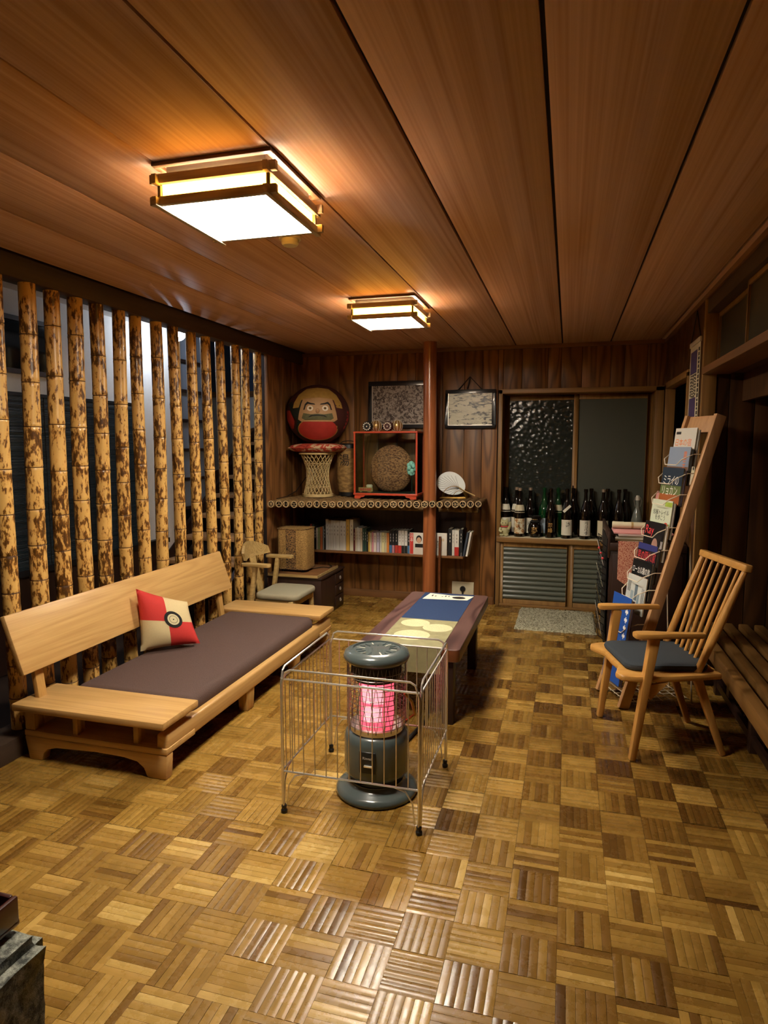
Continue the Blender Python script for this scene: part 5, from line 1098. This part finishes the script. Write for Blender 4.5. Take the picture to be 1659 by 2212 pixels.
# ------------------------------------------------------------------ dark cabinet with papers
cab = thing('cabinet', 'dark wooden cabinet behind the magazine rack, covered with papers', 'cabinet', (.51, 4.8, 0))
CBX0, CBX1, CBY0, CBY1, CBZ = .275, .735, 4.42, 5.18, .82
part('body', MB().b(CBX0, CBX1, CBY0, CBY1, .03, CBZ), 'dark_wood', cab, .004); part('plinth', MB().b(CBX0+.02, CBX1, CBY0+.02, CBY1-.02, 0, .03), 'groove_dark', cab)
part('side_lip', MB().b(CBX0-.012, CBX0+.004, CBY0-.005, CBY1, CBZ-.1, CBZ+.075), 'dark_wood', cab, .003); part('front_rail', MB().b(CBX0, CBX1, CBY0-.012, CBY0, CBZ-.05, CBZ), 'dark_wood', cab, .003)
part('door', MB().b(CBX0+.02, CBX1-.02, CBY0-.008, CBY0, .06, CBZ-.07), 'dark_wood', cab, .003)
t = thing('card_rack', 'black wire card rack full of leaflets hanging on the cabinet side', 'card rack', (CBX0-.03, 4.7, .2))
for k in range(14):
    z = .16+.048*k; part('wire_shelf', MB().tube([(CBX0-.014, 4.47, z), (CBX0-.05, 4.47, z+.025), (CBX0-.05, 4.95, z+.025), (CBX0-.014, 4.95, z)], .003, 5), 'black_iron', t)
part('back_grid', MB().b(CBX0-.0165, CBX0-.0125, 4.46, 4.96, .12, .84), 'black_iron', t)
for k, (z, c, hh, lab) in enumerate(((.66, '#c9c4bb', .16, 'white leaflet with red marks at the top of the card rack'), (.52, '#b8b39f', .14, 'cream leaflet in the upper card rack'), (.36, '#8c7d4a', .16, 'tan brochure sticking out of the card rack'), (.2, '#c5c8c8', .2, 'white brochure low in the card rack'))):
    m = MB(); m.hexa([(CBX0-.035, 4.46, z), (CBX0-.033, 4.46, z), (CBX0-.033, 4.58, z), (CBX0-.035, 4.58, z), (CBX0-.075, 4.45, z+hh), (CBX0-.073, 4.45, z+hh), (CBX0-.073, 4.57, z+hh), (CBX0-.075, 4.57, z+hh)])
    lf_ = thing('brochure', lab, 'leaflet', (CBX0-.035, 4.5, z), 0, 'leaflets in the card rack'); part('sheet', m, colmat(c), lf_)
    if k == 0:
        for q in range(3): m = MB(); m.ball((CBX0-.065+.012*q, 4.452, z+.12-.035*q), (.008, .003, .008), 8, 6); part('red_mark', m, 'red_text', lf_)
rp2 = random.Random(12)
for k in range(5):
    z = CBZ+.0055+.0105*k; a = rp2.uniform(-.08, .08); m = MB(); m.M = Matrix.Translation((.47+rp2.uniform(-.02, .02), 4.55, z)) @ Matrix.Rotation(a, 4, 'Z'); m.b(-.15, .15, -.1, .1, -.004, .0055)
    single('paper_pad', m, colmat(('#c8c4b4', '#7f6a48', '#c9c5b6', '#9d8f70', '#cbb6ae')[k]), ('%s sheaf of papers from the bottom of the cabinet pile' % ordinal(k)), 'papers', 'paper pile on the cabinet', loc=(.47, 4.55, z-.004))
single('pink_folder', MB().b(.30, .66, 4.46, 4.72, CBZ+.054, CBZ+.064), 'paper_pink', 'flat pink folder on top of the paper pile', 'folder', bevel=.002, loc=(.48, 4.6, CBZ+.054))
m = MB(); m.M = frame_M((.27+.03, 4.66, CBZ+.09), (0, 1, 0), (0, 0, 1)); m.lathe([(0, 0), (.022, 0), (.022, .34), (0, .34)], 16); t = thing('paper_roll', 'cream rolled paper lying across the pink folder', 'paper roll', (.45, 4.66, CBZ+.0642)); part('roll', m, 'paper_cream', t)
for s in (.12, .24): m = MB(); m.M = frame_M((.30, 4.66, CBZ+.09), (0, 1, 0), (0, 0, 1)); m.lathe([(.0225, s), (.0232, s), (.0232, s+.014), (.0225, s+.014)], 16); part('tie_band', m, 'aged_oak', t)
m = MB(); m.M = Matrix.Translation((.60, 4.86, CBZ+.0095)) @ Matrix.Rotation(.16, 4, 'Y'); m.lathe([(0, 0)]+[(.05, 0), (.05, .30), (.042, .30)]+[(.042, .05), (0, .05)], 12); single('pink_roll', m, 'paper_pink', 'tall pink roll standing up on the cabinet', 'paper roll', loc=(.60, 4.86, CBZ))
def coral():
    m, nt, b = newmat('coral_cloth'); N, L = nt.nodes, nt.links
    tc = N.new('ShaderNodeTexCoord'); v = N.new('ShaderNodeTexVoronoi'); v.inputs['Scale'].default_value = 130; L.new(tc.outputs['Object'], v.inputs['Vector'])
    r = N.new('ShaderNodeValToRGB'); e = r.color_ramp.elements; e[0].position = .3; e[0].color = srgb('#a3412e'); e[1].position = .5; e[1].color = srgb('#d49a80'); L.new(v.outputs['Distance'], r.inputs[0]); L.new(r.outputs[0], b.inputs['Base Color']); b.inputs['Roughness'].default_value = .85
coral(); m = MB(); m.M = frame_M((0, CBY0-.0125, 0), (1, 0, 0), (0, 0, 1)); m.prism([(.325, .835), (.325, .585), (.45, .5), (.52, .545), (.52, .835)][::-1], 0, .003); single('hanging_cloth', m, 'coral_cloth', 'pointed coral patterned cloth hanging down the cabinet front', 'cloth', loc=(.42, CBY0-.0125, .5))

# ------------------------------------------------------------------ spindle-back armchair
O_ = Vector((.26, 3.32, 0)); b_ax = Vector((.968, .248, 0)).normalized(); w_ax = Vector((-.248, .968, 0)).normalized()
plain('charcoal_fabric', '#333a40', .9, noise=.25, nscale=300, bump=.3)
ac = thing('spindle_chair', 'oak spindle-back armchair with a charcoal seat pad facing the room', 'armchair', (O_.x, O_.y, 0), math.atan2(b_ax.y, b_ax.x))
P = lambda n, mb, mt, par=ac, bv=0., sm=None: part(n, mb, mt, par, bv, local=True, smooth=sm)   # local x = backwards, y = chair's left-to-right
so = [(-.06, -.245), (-.075, -.20), (-.03, -.10), (-.035, 0.0), (-.03, .10), (-.075, .20), (-.06, .245), (.0, .265), (.2, .25), (.40, .215), (.41, -.215), (.2, -.25), (0, -.265)]
m = MB(); m.prism(so[::-1], .375, .405); P('seat', m, 'chair_oak_x', bv=.01)
m = MB(); m.prism(rrect(-.02, .37, -.2, .2, .06), .406, .437); P('seat_pad', m, 'charcoal_fabric', bv=.014)
for s in (-1, 1):
    P('leg', MB().beam((.0, s*.243, 0), (.075, s*.255, .585), .034, .03, (1, 0, 0), .045, .045), 'chair_oak', bv=.007)
    P('leg', MB().beam((.444, s*.185, 0), (.31, s*.17, .38), .028, .028, (1, 0, 0), .04, .04), 'chair_oak', bv=.007)
    m = MB(); m.M = Matrix.Translation((0, s*.262, .585)); m.prism([(-.02, -.022), (.0, -.032), (.05, -.034), (.14, -.022), (.30, -.016), (.30, .016), (.14, .022), (.05, .034), (0, .032), (-.02, .022)], 0, .026); P('armrest', m, 'chair_oak_x', bv=.008)
    P('back_post', MB().tube([(.30, s*.19, .39), (.40, s*.2, .65), (.49, s*.205, .885)], [.017, .019, .013], 10), 'chair_oak', sm=60)
    m = MB(); m.M = frame_M((.05, s*.245-.008, 0), (1, 0, 0), (0, 0, 1)); m.prism([(.0, .36), (.1, .375), (.02, .29)], -.016, 0); P('corner_brace', m, 'chair_oak_x')
for k in range(6):
    y = -.155+.062*k; P('spindle', MB().tube([(.33, y*.85, .395), (.41, y*.95, .65), (.488, y, .885)], [.008, .011, .007], 8), 'chair_oak', sm=60)
m = MB(); m.M = Matrix.Translation((.495, 0, .895)) @ Matrix.Rotation(.12, 4, 'Y'); m.prism(rrect(-.02, .02, -.228, .228, .012), -.017, .017); P('top_rail', m, 'chair_oak_x', bv=.006)
P('stretcher', MB().b(.12, .15, -.22, .22, .352, .376), 'chair_oak_x', bv=.004)

# ------------------------------------------------------------------ slatted bench in the alcove
bench = thing('slatted_bench', 'long dark wooden slatted bench running along the alcove at right', 'bench', (1.0, 2.6, 0))
for k in range(8): x = .745+.083*k; part('slat', MB().b(x, x+.05, 1.2, 4.19, .32, .40), 'bench_wood', bench, .006)
for y in (1.5, 2.4, 3.3, 4.05): part('bearer', MB().b(.76, 1.4, y, y+.05, .26, .32), 'dark_wood', bench); part('leg', MB().b(.86, .92, y, y+.05, 0, .26), 'dark_wood', bench, .004); part('leg', MB().b(1.28, 1.34, y, y+.05, 0, .26), 'dark_wood', bench, .004)
part('floor_rail', MB().b(.865, .885, 1.3, 4.15, .05, .09), 'dark_wood', bench)

# ------------------------------------------------------------------ wall scroll
sc = thing('wall_scroll', 'long narrow printed paper scroll hanging on the right wall by the doorway', 'scroll', (XR, 4.52, 1.3))
part('sheet', MB().b(XR-.006, XR-.003, 4.36, 4.69, 1.2, 2.075), 'paper_cream', sc); part('top_rod', MB().b(XR-.012, XR-.001, 4.35, 4.70, 2.07, 2.1), 'white_plastic', sc, .002)
part('cord', MB().tube([(XR-.007, 4.36, 2.09), (XR-.006, 4.52, 2.275), (XR-.007, 4.69, 2.09)], .0035, 5), 'cord_black', sc)
plain('violet_print', '#4a3c62', .7, noise=.25, nscale=60)
for z in (1.97, 1.68, 1.39): part('violet_block', MB().b(XR-.0075, XR-.006, 4.45, 4.66, z-.075, z+.065), 'violet_print', sc)
rsx = random.Random(2)
for z in (1.83, 1.54):
    for k in range(5):
        q = z+.06
        while q > z-.075: hh = rsx.uniform(.008, .016); part('print_mark', MB().b(XR-.0072, XR-.006, 4.46+.04*k, 4.485+.04*k, q-hh, q), 'black_text', sc); q -= hh+.007
q = 2.04
while q > 1.3: hh = rsx.uniform(.012, .026); part('side_title', MB().b(XR-.0075, XR-.006, 4.375, 4.41, q-hh, q), 'black_text', sc); q -= hh+.008

# ------------------------------------------------------------------ stone block, tray and cup at the near left
def stone_mat():
    m, nt, b = newmat('rough_stone'); N, L = nt.nodes, nt.links
    tc = N.new('ShaderNodeTexCoord'); v = N.new('ShaderNodeTexNoise'); v.inputs['Scale'].default_value = 34; v.inputs['Detail'].default_value = 6; v.inputs['Roughness'].default_value = .7; L.new(tc.outputs['Object'], v.inputs['Vector'])
    r = N.new('ShaderNodeValToRGB'); e = r.color_ramp.elements; e[0].position = .4; e[0].color = srgb('#3b3d38'); e[1].position = .62; e[1].color = srgb('#a0a294'); L.new(v.outputs['Fac'], r.inputs[0]); L.new(r.outputs[0], b.inputs['Base Color']); b.inputs['Roughness'].default_value = .9
    bp = N.new('ShaderNodeBump'); bp.inputs['Strength'].default_value = .9; bp.inputs['Distance'].default_value = .012; L.new(v.outputs['Fac'], bp.inputs['Height']); L.new(bp.outputs['Normal'], b.inputs['Normal'])
stone_mat(); m = MB(); m.b(-1.45, -.985, .5, 1.0, 0, .47); bmesh.ops.bevel(m.bm, geom=m.bm.edges[:], offset=.022, segments=2, affect='EDGES'); bmesh.ops.subdivide_edges(m.bm, edges=m.bm.edges[:], cuts=6, use_grid_fill=True)
rst = random.Random(21)
from mathutils import noise as mnoise
for v_ in m.bm.verts:
    if v_.co.z > .01: k = mnoise.noise(v_.co*16)*.012+mnoise.noise(v_.co*45)*.006; v_.co += Vector((k, k*.7, k*.5))
single('stone_block', m, 'rough_stone', 'rough grey stone block at the lower left corner of the photo', 'stone', smooth=60, loc=(-1.2, .75, 0))
plain('dark_lacquer', '#3a1712', .3, coat=.4)
t = thing('lacquer_tray', 'dark red-brown lacquered tray on the stone block', 'tray', (-1.2, .85, .485))
TX0, TX1, TY0, TY1, TZ0 = -1.42, -1.045, .62, .985, .482
part('floor_panel', MB().b(TX0, TX1, TY0, TY1, TZ0, TZ0+.012), 'dark_lacquer', t, .003)
for a in ((TX0, TX0+.012, TY0, TY1), (TX1-.012, TX1, TY0, TY1), (TX0+.012, TX1-.012, TY0, TY0+.012), (TX0+.012, TX1-.012, TY1-.012, TY1)): part('side_wall', MB().b(*a, TZ0+.002, TZ0+.062), 'dark_lacquer', t, .005)
t = thing('cup', 'small patterned cup holding a metal spoon in the tray', 'cup', (-1.145, .93, TZ0+.012)); plain('cup_clay', '#5a4e38', .4, noise=.5, nscale=90)
P = lambda n, mb, mt, par=t, bv=0.: part(n, mb, mt, par, bv, local=True)
P('cup_body', MB().lathe([(0, 0), (.03, 0), (.034, .01), (.037, .1), (.034, .1), (.03, .012), (0, .012)], 24), 'cup_clay'); P('cup_rim', MB().tube([(.0355*math.cos(a), .0355*math.sin(a), .1) for a in [2*PI*j/24 for j in range(24)]], .0022, 6, True), 'paper_cream'); P('spoon', MB().tube([(.0, .0, .02), (.028, .006, .13)], .0025, 6), 'chrome')
